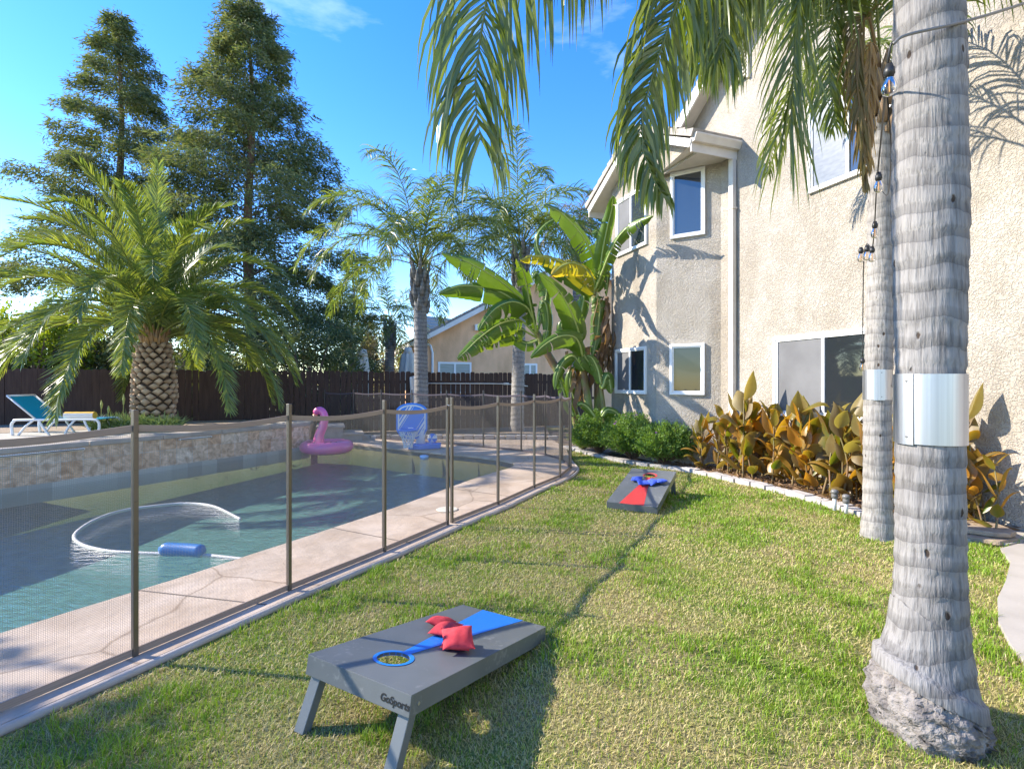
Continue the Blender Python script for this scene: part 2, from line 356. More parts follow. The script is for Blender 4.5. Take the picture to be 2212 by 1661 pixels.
M['root'] = material('root_mass', (.30, .27, .25), .95, (.13, .115, .11), nscale=14, detail=9, bump=1.0, bscale=26, bdist=.04)

# ------------------------------------------------------------------ plan of the garden
POOL = [(-5.1, -1.0), (-3.06, 3.03), (-2.56, 3.90), (-1.83, 5.31), (-1.40, 6.16), (-.526, 8.19), (-.05, 9.0), (.06, 9.35), (.02, 9.7), (-.25, 10.05),
        (-.7, 10.45), (-1.5, 10.95), (-2.26, 11.45), (-3.1, 12.1), (-4.0, 12.75), (-4.99, 13.0), (-5.04, 12.57), (-7.5, 7.42), (-11.5, -1.0)]
FENCE = [(-3.40, .10), (-2.97, 1.0), (-2.53, 1.89), (-2.066, 2.776), (-1.61, 3.66), (-1.135, 4.505), (-.683, 5.378), (-.173, 6.279), (.32, 7.29), (.769, 8.12), (1.044, 9.0),
         (.98, 9.9), (.70, 10.62), (.205, 11.25), (-.675, 11.93), (-1.62, 12.55), (-2.60, 13.15), (-3.55, 13.75), (-4.45, 14.25), (-5.3, 14.35)]
DECK = [(-5.0, -3), (-3.72, -.9)] + [(x + .10, y - .045) for x, y in FENCE[:10]] + [(1.15, 8.95), (1.15, 9.9), (1.20, 10.8), (1.25, 11.7), (1.1, 13.6), (-6.6, 14.0), (-16, 10.7), (-16, -3)]
ground = struct(sheet('ground', [(-400, -60), (400, -60), (400, 600), (-400, 600)], [[(-16.2, -3.2), (8, -3.2), (8, 18), (-16.2, 18)]], -.05, M['far']))

# lawn: base sheet with patchy colour
def lawn_material():
    m = bpy.data.materials.new('lawn_soil'); m.use_nodes = True; t = m.node_tree; l = t.links.new; p = t.nodes['Principled BSDF']
    p.inputs['Roughness'].default_value = .95; p.inputs['Specular IOR Level'].default_value = .1
    co = N(t, 'ShaderNodeTexCoord'); n = N(t, 'ShaderNodeTexNoise'); n.inputs['Scale'].default_value = .9; n.inputs['Detail'].default_value = 5
    r = N(t, 'ShaderNodeValToRGB'); r.color_ramp.elements[0].position = .42; r.color_ramp.elements[1].position = .6
    r.color_ramp.elements[0].color = (.30, .25, .12, 1); r.color_ramp.elements[1].color = (.17, .22, .05, 1)
    n2 = N(t, 'ShaderNodeTexNoise'); n2.inputs['Scale'].default_value = 60; n2.inputs['Detail'].default_value = 6
    mm = N(t, 'ShaderNodeMixRGB', blend_type='MULTIPLY'); mm.inputs[0].default_value = .8
    r2 = N(t, 'ShaderNodeValToRGB'); r2.color_ramp.elements[0].color = (.3, .3, .3, 1); r2.color_ramp.elements[0].position = .3; r2.color_ramp.elements[1].position = .65; r2.color_ramp.elements[1].color = (1.2, 1.2, 1.1, 1)
    b = N(t, 'ShaderNodeBump'); b.inputs['Strength'].default_value = .8; b.inputs['Distance'].default_value = .02
    l(co.outputs['Object'], n.inputs[0]); l(co.outputs['Object'], n2.inputs[0]); l(n.outputs[0], r.inputs[0]); l(n2.outputs[0], r2.inputs[0])
    l(r.outputs[0], mm.inputs[1]); l(r2.outputs[0], mm.inputs[2]); l(mm.outputs[0], p.inputs['Base Color']); l(n2.outputs[0], b.inputs['Height']); l(b.outputs[0], p.inputs['Normal'])
    return m
POOLR = [(x, y) for x, y in POOL]
lawn = struct(sheet('lawn', [(-16.2, -3.2), (8, -3.2), (8, 18), (-16.2, 18)], [POOLR], 0, lawn_material()))

def deck_material():
    m = M['deck']; t = m.node_tree; l = t.links.new; p = [n for n in t.nodes if n.type == 'BSDF_PRINCIPLED'][0]; co = [n for n in t.nodes if n.type == 'TEX_COORD'][0]
    prev = p.inputs['Base Color'].links[0].from_socket
    v = N(t, 'ShaderNodeTexVoronoi', feature='DISTANCE_TO_EDGE'); v.inputs['Scale'].default_value = .75
    nz = N(t, 'ShaderNodeTexNoise'); nz.inputs['Scale'].default_value = 2.2; nz.inputs['Detail'].default_value = 5
    ad = N(t, 'ShaderNodeMixRGB'); ad.inputs[0].default_value = .16; l(co.outputs['Object'], ad.inputs[1]); l(co.outputs['Object'], nz.inputs[0]); l(nz.outputs[1], ad.inputs[2]); l(ad.outputs[0], v.inputs['Vector'])
    r = N(t, 'ShaderNodeValToRGB'); r.color_ramp.elements[0].position = .0; r.color_ramp.elements[1].position = .009; r.color_ramp.elements[0].color = (.5, .46, .42, 1)
    mm = N(t, 'ShaderNodeMixRGB', blend_type='MULTIPLY'); mm.inputs[0].default_value = .8
    st = N(t, 'ShaderNodeTexNoise'); st.inputs['Scale'].default_value = 1.1; st.inputs['Detail'].default_value = 9; st.inputs['Roughness'].default_value = .65; st.inputs['Distortion'].default_value = 1.0; sr = N(t, 'ShaderNodeValToRGB'); sr.color_ramp.elements[0].position = .40; sr.color_ramp.elements[0].color = (.70, .68, .66, 1); sr.color_ramp.elements[1].position = .58; sr.color_ramp.elements[1].color = (1.06, 1.05, 1.04, 1)
    sm = N(t, 'ShaderNodeMixRGB', blend_type='MULTIPLY'); sm.inputs[0].default_value = .75; l(co.outputs['Object'], st.inputs['Vector']); l(st.outputs[0], sr.inputs[0]); l(prev, sm.inputs[1]); l(sr.outputs[0], sm.inputs[2]); prev = sm.outputs[0]
    l(v.outputs[0], r.inputs[0]); l(prev, mm.inputs[1]); l(r.outputs[0], mm.inputs[2]); l(mm.outputs[0], p.inputs['Base Color'])
deck_material()
deck = struct(sheet('pool_deck', DECK, [POOLR], .035, M['deck'], skirt=.06))
# rounded kerb of the deck towards the lawn
kb = MB(); kp = [(x + .115, y - .052) for x, y in FENCE[:10]] + [(1.165, 8.93), (1.17, 9.9), (1.22, 10.8)]
kb.tube([(x, y, .012) for x, y in crom([(a, b, 0) for a, b in kp], 60)[:, :2]], .026, 8); struct(kb.obj('deck_kerb', M['kerb'], smooth=True))
# control joints across the near deck, thin strips of plain dark brown
jt = MB()
for a, b in (((-1.66, 3.42), (-2.70, 3.66)), ((-.95, 4.75), (-1.86, 5.25)), ((-2.35, 2.12), (-3.45, 2.33)), ((.1, 6.65), (-.95, 7.3))): jt.beam((a[0], a[1], .0368), (b[0], b[1], .0368), .012, .002)
struct(jt.obj('deck_joint', material('dark_joint', (.16, .125, .10), .95)))

# pool basin
M['plaster'] = material('pebble_plaster', (.24, .29, .26), .8, (.34, .38, .35), nscale=7, detail=8, bump=.3, bscale=60)
M['ledge'] = material('pale_pebble_ledge', (.60, .70, .62), .8, (.40, .55, .50), nscale=5, detail=8)
def pool_basin():
    n = len(POOL); V = []; Fs = []
    cx, cy = -5.0, 6.5
    depth = lambda x, y: -.5 - .75 * min(1, max(0, (9.5 - y) / 6.5))
    for x, y in POOL: V.append((x, y, .0))
    for x, y in POOL: V.append((x, y, depth(x, y)))
    Fs = [(i, i + n, (i + 1) % n + n, (i + 1) % n) for i in range(n)]
    tr = tessellate_polygon([[Vector((x, y, 0)) for x, y in POOL]])
    Fs += [(a + n, b + n, c + n) for a, b, c in tr]
    o = amesh('pool_basin', V, Fs, M['plaster']); o.data.materials.append(material('plaster_dark_reflection', (.075, .095, .09), .8, (.12, .14, .13), nscale=7, detail=8))
    for i in range(n): o.data.polygons[i].material_index = 1  # side walls coloured dark to stand in for the water's reflection
    return struct(o)
pool_basin()
ld = MB(); ld.prism([(-2.45, 4.1), (-1.86, 5.25), (-1.42, 6.12), (-.9, 7.3), (-1.5, 7.5), (-1.95, 6.3), (-2.5, 5.5), (-2.9, 4.6)], -1.3, -.42)
struct(ld.obj('pool_ledge', M['ledge']))
st2 = MB(); st2.prism([(-4.9, 2.0), (-3.1, 2.98), (-2.75, 3.6), (-3.3, 3.9), (-4.2, 3.0)], -1.6, -.5)
struct(st2.obj('pool_step', M['ledge']))
# water
def water_material():
    m = bpy.data.materials.new('pool_water'); m.use_nodes = True; t = m.node_tree; t.nodes.clear(); l = t.links.new
    out = N(t, 'ShaderNodeOutputMaterial'); g = N(t, 'ShaderNodeBsdfGlossy'); g.inputs['Roughness'].default_value = .025
    tr = N(t, 'ShaderNodeBsdfTransparent'); tr.inputs[0].default_value = (.97, .99, .99, 1); mx = N(t, 'ShaderNodeMixShader')
    fr = N(t, 'ShaderNodeLayerWeight'); pw = N(t, 'ShaderNodeMath', operation='POWER'); pw.inputs[1].default_value = 5.0; sc_ = N(t, 'ShaderNodeMath', operation='MULTIPLY_ADD'); sc_.inputs[1].default_value = .98; sc_.inputs[2].default_value = .02
    co = N(t, 'ShaderNodeTexCoord'); mp = N(t, 'ShaderNodeMapping'); mp.inputs['Scale'].default_value = (2.2, 5.0, 1); mp.inputs['Rotation'].default_value = (0, 0, .15)
    n = N(t, 'ShaderNodeTexNoise'); n.inputs['Scale'].default_value = 3.6; n.inputs['Detail'].default_value = 5; n.inputs['Distortion'].default_value = .6
    b = N(t, 'ShaderNodeBump'); b.inputs['Strength'].default_value = .5; b.inputs['Distance'].default_value = .06
    l(co.outputs['Object'], mp.inputs[0]); l(mp.outputs[0], n.inputs['Vector']); l(n.outputs[0], b.inputs['Height'])
    l(b.outputs[0], g.inputs['Normal']); l(b.outputs[0], fr.inputs['Normal']); l(fr.outputs['Facing'], pw.inputs[0]); l(pw.outputs[0], sc_.inputs[0]); l(sc_.outputs[0], mx.inputs[0]); l(tr.outputs[0], mx.inputs[1]); l(g.outputs[0], mx.inputs[2]); l(mx.outputs[0], out.inputs[0])
    return m
WZ = -.09
wm = water_material(); _v = N(wm.node_tree, 'ShaderNodeVolumeAbsorption'); _v.inputs[0].default_value = (.25, .70, .67, 1); _v.inputs[1].default_value = .38
wm.node_tree.links.new(_v.outputs[0], [n for n in wm.node_tree.nodes if n.type == 'OUTPUT_MATERIAL'][0].inputs['Volume'])
ww_ = MB(); ww_.prism(POOL, -2.6, WZ); tr_ = tessellate_polygon([[Vector((x, y, 0)) for x, y in POOL]]); n_ = len(POOL)
ww_.F = ww_.F[2:] + [(a, b, c) for a, b, c in tr_] + [(a + n_, b + n_, c + n_) for a, b, c in tr_]
wo_ = struct(ww_.obj('pool_water', wm)); bmw = bmesh.new(); bmw.from_mesh(wo_.data); bmesh.ops.recalc_face_normals(bmw, faces=bmw.faces); bmw.to_mesh(wo_.data); bmw.free()

# raised terrace with tiled wall
def tile_material():
    m = bpy.data.materials.new('slate_tile'); m.use_nodes = True; t = m.node_tree; l = t.links.new; p = t.nodes['Principled BSDF']; p.inputs['Roughness'].default_value = .45
    co = N(t, 'ShaderNodeUVMap'); br = N(t, 'ShaderNodeTexBrick'); br.inputs['Scale'].default_value = 1; br.offset = .0
    br.inputs['Brick Width'].default_value = .30; br.inputs['Row Height'].default_value = .29; br.inputs['Mortar Size'].default_value = .004; br.inputs['Bias'].default_value = 0
    br.inputs['Color1'].default_value = (.60, .38, .23, 1); br.inputs['Color2'].default_value = (.70, .58, .46, 1); br.inputs['Mortar'].default_value = (.55, .53, .5, 1)
    n = N(t, 'ShaderNodeTexNoise'); n.inputs['Scale'].default_value = 9; n.inputs['Detail'].default_value = 8; n.inputs['Distortion'].default_value = .8
    r = N(t, 'ShaderNodeValToRGB'); e = r.color_ramp.elements; e[0].position = .3; e[0].color = (.5, .36, .25, 1); e[1].position = .7; e[1].color = (1.45, 1.4, 1.35, 1)
    mm = N(t, 'ShaderNodeMixRGB', blend_type='MULTIPLY'); mm.inputs[0].default_value = .9
    l(co.outputs[0], br.inputs['Vector']); l(co.outputs[0], n.inputs['Vector']); l(n.outputs[0], r.inputs[0]); l(br.outputs[0], mm.inputs[1]); l(r.outputs[0], mm.inputs[2]); l(mm.outputs[0], p.inputs['Base Color'])
    b = N(t, 'ShaderNodeBump'); b.inputs['Strength'].default_value = .4; b.inputs['Distance'].default_value = .01; l(n.outputs[0], b.inputs['Height']); l(b.outputs[0], p.inputs['Normal'])
    return m
def uvbox_strip(name, pts, z0, z1, mat, parent=None):
    V = []; F = []; uv = []; s = 0
    for i in range(len(pts) - 1):
        a, b = Vector(pts[i]), Vector(pts[i + 1]); ln = (b - a).length; k = len(V)
        V += [(a.x, a.y, z0), (b.x, b.y, z0), (b.x, b.y, z1), (a.x, a.y, z1)]; F.append((k, k + 1, k + 2, k + 3))
        uv += [(s, z0), (s + ln, z0), (s + ln, z1), (s, z1)]; s += ln
    o = amesh(name, V, F, mat, parent); u = o.data.uv_layers.new(name='UVMap')
    for i, c in enumerate(uv): u.data[i].uv = c
    return o
TZ = .57
WA, WB = Vector((-5.04, 12.57)), Vector((-11.98, -2.0))
wd = (WB - WA).normalized(); wn = Vector((-wd.y, wd.x))      # wn points to the pool
if wn.x < 0: wn = -wn
tw = thing('pool_wall', 'raised pool wall clad in mottled brown slate tiles with concrete coping', 'wall', (WA.x, WA.y, 0))
off = wn * .012
par(uvbox_strip('tile_face', [(-5.55, 14.4), (WA + off).to_tuple(), (WB + off).to_tuple()], -.08, TZ - .07, tile_material()), tw)
def waterline_material():
    m = bpy.data.materials.new('waterline_tile'); m.use_nodes = True; t = m.node_tree; l = t.links.new; p = t.nodes['Principled BSDF']; p.inputs['Roughness'].default_value = .35
    co = N(t, 'ShaderNodeUVMap'); br = N(t, 'ShaderNodeTexBrick'); br.inputs['Scale'].default_value = 1; br.offset = 0
    br.inputs['Brick Width'].default_value = .3; br.inputs['Row Height'].default_value = 1; br.inputs['Mortar Size'].default_value = .003; br.inputs['Bias'].default_value = -.45
    br.inputs['Color1'].default_value = (.50, .50, .44, 1); br.inputs['Color2'].default_value = (.055, .075, .09, 1); br.inputs['Mortar'].default_value = (.5, .5, .48, 1)
    l(co.outputs[0], br.inputs['Vector']); l(br.outputs[0], p.inputs['Base Color']); return m
WL = waterline_material(); off2 = wn * .02
par(uvbox_strip('waterline_tiles', [(WA + off2).to_tuple(), (WB + off2).to_tuple()], -.3, -.01, WL), tw)
cp = MB(); a = WA + wn * .05; b = WB + wn * .05
q = 14
for i in range(q):
    u0 = a.lerp(b, i / q + .0006); u1 = a.lerp(b, (i + 1) / q - .0006); mid = (u0 + u1) / 2 - wn * .19
    cp.box((mid.x, mid.y, TZ - .03), ((u1 - u0).length, .38, .085), math.atan2(wd.y, wd.x))
par(cp.obj('coping', M['coping'], bevel=.018), tw)
TP = [(-5.10, 12.57), (-5.64, 14.6), (-16.2, 10.85), (-16.2, -3.2), (-12.6, -3.2)]
terr = MB(); terr.prism(TP, -.1, TZ - .03); struct(terr.obj('terrace', M['paving']))
# far ground level behind fence & planting soil on the terrace
nrm = -wn
ML = [(-5.8, 13.3), (-5.75, 14.52), (-16.1, 10.8), (-16.1, 3)]
soil = [(-6.6, 12.5), (-5.9, 13.6), (-5.75, 14.52), (-16.1, 10.8), (-16.1, 7.2), (-11, 9.6), (-8.9, 11.2), (-7.6, 10.9)]
struct(sheet('terrace_soil', soil, [], TZ - .024, M['dirt']))
# spillways in the tiled wall
def spill(v0, v1, label):
    pts = []
    for vx in (v0, v1):
        r = (vx - 1106) / F_; s = (r * WA.y - WA.x) / (wd.x - r * wd.y); pts.append(WA + wd * s)
    c = (pts[0] + pts[1]) / 2 + wn * .03
    m = MB(); m.box((c.x, c.y, TZ - .105), ((pts[0] - pts[1]).length, .05, .035), math.atan2(wd.y, wd.x)); o = m.obj('spillway_lip', M['white'], bevel=.004)
    o['label'] = label; par(o, tw)
    m = MB(); c2 = c + wn * .024; m.box((c2.x, c2.y, TZ - .108), ((pts[0] - pts[1]).length - .04, .008, .014), math.atan2(wd.y, wd.x)); par(m.obj('slot', M['black']), tw)
spill(-60, 180, 'long white waterfall lip'); spill(385, 455, 'short white waterfall lip')
# steps at the wall end
for i, (x, y, h, s) in enumerate(((-4.85, 13.55, .42, .62), (-4.45, 13.75, .22, .7))):
    m = MB(); m.box((x, y, h / 2), (s, .9, h - .06), .35); o = m.obj('step_riser', M['coping']); m = MB(); m.box((x, y, h), (s + .08, .98, .07), .35)
    t = thing('stone_step', ('upper' if i == 0 else 'lower') + ' concrete step beside the end of the tiled pool wall', 'step', (x, y, 0)); par(o, t); par(m.obj('tread', M['coping'], bevel=.02), t)

# beds
bed = [(1.38, 11.9), (1.75, 10.8), (2.35, 9.6), (3.03, 8.92), (3.5, 7.9), (3.85, 6.9), (4.06, 5.9), (4.15, 5.25), (6.5, 5.2), (6, 9), (4, 14), (1.2, 16.4), (1.1, 13.6)]
struct(sheet('planting_bed', bed, [], .03, M['mulch'], skirt=.05))
bed2 = [(1.05, 13.65), (1.15, 17.4), (-6.2, 15.0), (-6.0, 14.05)]
struct(sheet('rear_bed', bed2, [], .10, M['dirt'], skirt=.1))
# paths to the right
PATH = [(5.3, 5.0), (4.45, 4.62), (4.2, 4.27), (3.75, 3.85), (3.39, 3.54), (3.07, 3.2), (2.87, 2.92), (2.76, 2.73), (2.75, 2.2), (3.0, 1.4), (3.6, .6), (4.0, -3), (7.9, -3), (7.9, 3), (5.9, 3.2)]
struct(sheet('garden_path', PATH, [], .03, M['paving'], skirt=.05))
struct(sheet('path_strip', [(4.28, 4.95), (4.62, 4.72), (5.35, 5.02), (5.7, 4.3), (5.95, 4.4), (5.3, 5.6), (4.5, 5.2)], [], .036, M['paving'], skirt=.05))

# ------------------------------------------------------------------ our house
hu = Vector((-.3387, .9409)); hn = Vector((-.9409, -.3387))
def onplane(c, r):                    # point where ray ratio r meets the plane .941X+.339Y=c
    D = c / (.9409 * r + .3387); return Vector((r * D, D))
ray = lambda vx: (vx - 1106) / F_
CW, CL, CR = 6.6, 5.88, 5.64
A = onplane(CW, .412); B = onplane(CL, ray(1418)); C = onplane(CL, ray(1321))
house = thing('house', 'two storey beige stucco house with white windows on the right', 'house', (A.x, A.y, 0))
def hp(o): return par(o, house)
near = A - hu * 14
def wallquad(pts):                    # pts list of 3D
    m = MB(); m.add(pts, [tuple(range(len(pts)))]); return m
wz = 5.52
# main gable wall polygon, its rake climbing towards the camera
rk0 = A + hu * 1.6; zr0 = 5.9
pk = A - hu * 3.6; zpk = 5.9 + .72 * 5.2
w = MB()
w.add([(near.x, near.y, -.1), (A.x, A.y, -.1), (rk0.x, rk0.y, -.1), (rk0.x, rk0.y, zr0), (pk.x, pk.y, zpk), (near.x, near.y, zpk - 3)], [(5, 4, 3, 2, 1, 0)])
hp(w.obj('main_wall', M['stucco']))
w = MB(); w.add([(A.x, A.y, -.1), (B.x, B.y, -.1), (B.x, B.y, wz), (A.x, A.y, wz)], [(3, 2, 1, 0)]); hp(w.obj('angled_bay_wall', M['stucco']))
Cb = C - hn * 3.2
mid = onplane(CL, .27); span0 = onplane(CR, .1516); span1 = onplane(CR, .353); ze = 5.50
pkp = (span0 + span1) / 2; pit = .52; zp = ze + (span0 - span1).length / 2 * pit
def zrake(P): return zp - abs((P - pkp).dot(hu)) * pit
Bz = zrake(B + hn * .0); Cz = zrake(C)
pm = pkp - hn * (CL - CR)
w = MB(); w.add([(B.x, B.y, -.1), (C.x, C.y, -.1), (C.x, C.y, Cz + .02), (pm.x, pm.y, zp + .02), (B.x, B.y, Bz + .02)], [(4, 3, 2, 1, 0)]); hp(w.obj('bay_wall', M['stucco']))
w = MB(); w.add([(C.x, C.y, -.1), (Cb.x, Cb.y, -.1), (Cb.x, Cb.y, 5.6), (C.x, C.y, 5.6)], [(0, 1, 2, 3)]); hp(w.obj('rear_bay_wall', M['stucco']))
# bay roof: two tiled slopes running back from the rake, fascia boards, soffit, gutter
def slopes(e0, e1, ridge, zeave, zridge, back, mat, name, thick=.10, rows=9):
    """roof slope between eave point e and ridge point; back = vector into the house"""
    pass
def roof_slope(E, R, zE, zR, back, thick, mat, rows, parent, name='roof_tiles', jag=.035):
    m = MB(); E3 = Vector((E.x, E.y, zE)); R3 = Vector((R.x, R.y, zR)); bk = Vector((back.x, back.y, 0)); up = bk.cross(R3 - E3).normalized()
    if up.z < 0: up = -up
    for i in range(rows):
        a = E3.lerp(R3, i / rows); b = E3.lerp(R3, (i + 1) / rows + .004)
        lo = a + up * (thick + jag); hi = b + up * thick
        m.add([a, b, hi, lo, a + bk, b + bk, hi + bk, lo + bk], [(0, 1, 2, 3), (7, 6, 5, 4), (0, 3, 7, 4), (3, 2, 6, 7), (1, 5, 6, 2), (0, 4, 5, 1)])
    return par(m.obj(name, mat), parent)
bk = -hn * 2.6
E0 = span0 + hu * .06; E1 = span1 - hu * .06
roof_slope(E0 + hn * .05, pkp + hn * .05, ze + .10, zp + .12, bk + hn * 1.2, .09, M['tile_roof_light'], 9, house)
roof_slope(E1 + hn * .05, pkp + hn * .05, ze + .10, zp + .12, bk + hn * 1.55, .09, M['tile_roof_light'], 9, house)
fm = MB()
for e in (span0, span1):
    a3 = Vector((e.x, e.y, ze + .02)); b3 = Vector((pkp.x, pkp.y, zp + .04)); fm.beam(a3, b3, .035, .13, up=(0, 0, 1))
hp(fm.obj('rake_board', M['trim_white']))
sf = MB()
for e, bb in ((span0, 1.2), (span1, 1.0)):
    a3 = Vector((e.x, e.y, ze + .0)); b3 = Vector((pkp.x, pkp.y, zp - .02)); k = -hn * bb; k = Vector((k.x, k.y, 0))
    a4 = a3 - Vector((hn.x, hn.y, 0)) * .02; b4 = b3 - Vector((hn.x, hn.y, 0)) * .02
    sf.add([a4, b4, b4 + k, a4 + k], [(0, 1, 2, 3)])
hp(sf.obj('soffit', M['trim']))
sf = MB(); gwq = span1 - hn * (CW - CR); sf.add([(q.x, q.y, ze - .005) for q in (span1, gwq, A, B)], [(0, 1, 2, 3)]); hp(sf.obj('eave_soffit', M['trim']))
S_ = span1 - hn * (CL - CR); w = MB(); w.add([(B.x, B.y, ze - .05), (S_.x, S_.y, ze - .05), (S_.x, S_.y, zrake(S_)), (B.x, B.y, Bz + .02)], [(0, 1, 2, 3)]); hp(w.obj('gable_return', M['stucco']))
# far eave closing board
fb = MB(); e3 = Vector((span0.x, span0.y, ze - .02)); fb.beam(e3, e3 - Vector((hn.x, hn.y, 0)) * 1.5, .03, .2); hp(fb.obj('eave_board', M['trim']))
# near eave: gutter running back to the main wall
gw = span1 - hn * (CW - CR); g3 = Vector((span1.x, span1.y, ze + .13)); gw3 = Vector((gw.x, gw.y, ze + .13))
prof = [(0, -.1), (.07, -.1), (.10, -.04), (.125, .0), (.125, .025), (.11, .025), (.0, .025)]
gd = (gw3 - g3).normalized(); gs = Vector((-hu.x, -hu.y, 0)); V = []
for p in (g3 - gd * .0, gw3 - gd * .004):
    for x, z in prof: V.append(p + gs * (x + .015) + Vector((0, 0, z)))
n = len(prof); gm = MB(); gm.add(V, [tuple(range(n)), tuple(range(2 * n - 1, n - 1, -1))] + [(i, i + n, (i + 1) % n + n, (i + 1) % n) for i in range(n)])
hp(gm.obj('gutter', M['trim']))
gf = MB(); gf.beam(g3 + Vector((0, 0, -.13)), gw3 + Vector((0, 0, -.13)) - gd * .003, .03, .24); hp(gf.obj('fascia', M['trim']))
dsx = onplane(CW - .06, ray(1582)); dm = MB(); dm.box((dsx.x, dsx.y, (ze + .0) / 2), (.075, .10, ze), math.atan2(hn.y, hn.x)); ds = hp(dm.obj('downspout', M['trim']))
dm = MB(); dm.box((dsx.x, dsx.y, 4.55), (.10, .13, .03), math.atan2(hn.y, hn.x)); par(dm.obj('strap', M['trim']), house)
# main roof rake
mr0 = rk0 + hn * .3 + hu * .4; mp_ = pk + hn * .3
roof_slope(mr0, mp_, zr0 - .3 + .1, zpk + .1, -hn * 5, .05, M['tile_roof_light'], 16, house)
fm = MB(); fm.beam((mr0.x, mr0.y, zr0 - .3), (mp_.x, mp_.y, zpk), .035, .2); hp(fm.obj('main_rake_board', M['trim_white']))
sm = MB(); a3 = Vector((mr0.x, mr0.y, zr0 - .31)); b3 = Vector((mp_.x, mp_.y, zpk - .01)); k = Vector((-hn.x, -hn.y, 0)) * .3; sm.add([a3 + k * .06, b3 + k * .06, b3 + k, a3 + k], [(0, 1, 2, 3)]); hp(sm.obj('main_soffit', M['trim']))
# windows
def window(P, d, n, vl, vr, yt, yb, panes, mull=True, fw=.05):
    """P,d,n: 2D wall origin, direction, outward normal; vl,vr pixel columns; yt,yb rows at the left edge"""
    sl, sr = [(ray(v) * P.y - P.x) / (d.x - ray(v) * d.y) for v in (vl, vr)]
    Dl = (P + d * sl).y; z1 = CZ - (yt - H_) * Dl / F_; z0 = CZ - (yb - H_) * Dl / F_
    if sl > sr: sl, sr, panes = sr, sl, panes[::-1]
    rz = math.atan2(d.y, d.x)
    def bx(s0, s1, za, zb, off, th):
        c = P + d * (s0 + s1) / 2 + n * (off + th / 2); m = MB(); m.box((c.x, c.y, (za + zb) / 2), (s1 - s0, th, zb - za), rz); return m
    def ad(m, q): m.V += []; return m
    c0 = P + d * (sl + sr) / 2
    f = MB()
    for s0, s1, za, zb in ((sl, sr, z1 - fw, z1), (sl, sr, z0, z0 + fw), (sl, sl + fw, z0 + fw, z1 - fw), (sr - fw, sr, z0 + fw, z1 - fw)):
        b_ = bx(s0, s1, za, zb, .0, .045); f.add(b_.V, b_.F)
    for s0, s1, za, zb in ((sl + fw, sr - fw, z1 - fw * 1.5, z1 - fw), (sl + fw, sr - fw, z0 + fw, z0 + fw * 1.5), (sl + fw, sl + fw * 1.5, z0 + fw * 1.5, z1 - fw * 1.5), (sr - fw * 1.5, sr - fw, z0 + fw * 1.5, z1 - fw * 1.5)):
        b_ = bx(s0, s1, za, zb, .0, .03); f.add(b_.V, b_.F)
    fo = hp(f.obj('window', M['white'], bevel=.004))
    mids = [sl + fw * 1.5, sr - fw * 1.5] if not mull else [sl + fw * 1.5, (sl + sr) / 2 - .022, (sl + sr) / 2 + .022, sr - fw * 1.5]
    if mull: o = bx(mids[1], mids[2], z0 + fw * 1.5, z1 - fw * 1.5, .0, .034).obj('mullion', M['white']); hp(o); o.parent = fo; o.matrix_parent_inverse = Matrix.Identity(4)
    for i in range(0, len(mids), 2):
        o = bx(mids[i], mids[i + 1], z0 + fw * 1.5, z1 - fw * 1.5, -.01, .022).obj('pane', M[panes[i // 2]]); o.parent = fo
    return sl, sr
# par() above bakes a parent inverse for parts only: windows keep world coordinates
_par = par
def fixpane(): pass
mu = -hu                                        # along main wall towards the camera
window(A, mu, hn, 1673, 1916, 728.6, 896.5, ['screen', 'glass_dark'], fw=.055)
window(A, mu, hn, 1748, 1935, 233, 421, ['blind_grey', 'glass_blue'])
ab = (B - A).normalized(); an = Vector((ab.y, -ab.x));
if an.y > 0: an = -an
window(A, ab, an, 1448.6, 1524.0, 376, 518, ['glass_blue'], mull=False)
window(A, ab, an, 1447.2, 1523.0, 744.3, 852.5, ['glass_dark'], mull=False)
window(B, hu, hn, 1333.6, 1399.5, 437, 557, ['screen', 'glass_blue'])
window(B, hu, hn, 1331, 1398, 755.7, 849.5, ['screen', 'glass_dark'])
# gable vent
v0 = onplane(CW, ray(1588)); v1 = onplane(CW, ray(1619)); vm = MB(); zt = CZ + (H_ - 62) * v1.y / F_; zb = CZ + (H_ - 165) * v1.y / F_
cv = (v0 + v1) / 2 + hn * .02; wv_ = (v0 - v1).length; vo = MB(); vo.box((cv.x, cv.y, (zt + zb) / 2), (wv_, .03, zt - zb), math.atan2(hu.y, hu.x)); vo = hp(vo.obj('gable_vent', M['black']))
for i in range(12):
    z = zb + (zt - zb) * (i + .5) / 12; vm.box((cv.x + hn.x * .03, cv.y + hn.y * .03, z), (wv_, .05, .035), math.atan2(hu.y, hu.x))
for e in (v0, v1): c_ = e + hn * .03; vm.box((c_.x, c_.y, (zt + zb) / 2), (.05, .06, zt - zb + .06), math.atan2(hu.y, hu.x))
hp(vm.obj('louvre', M['trim']))

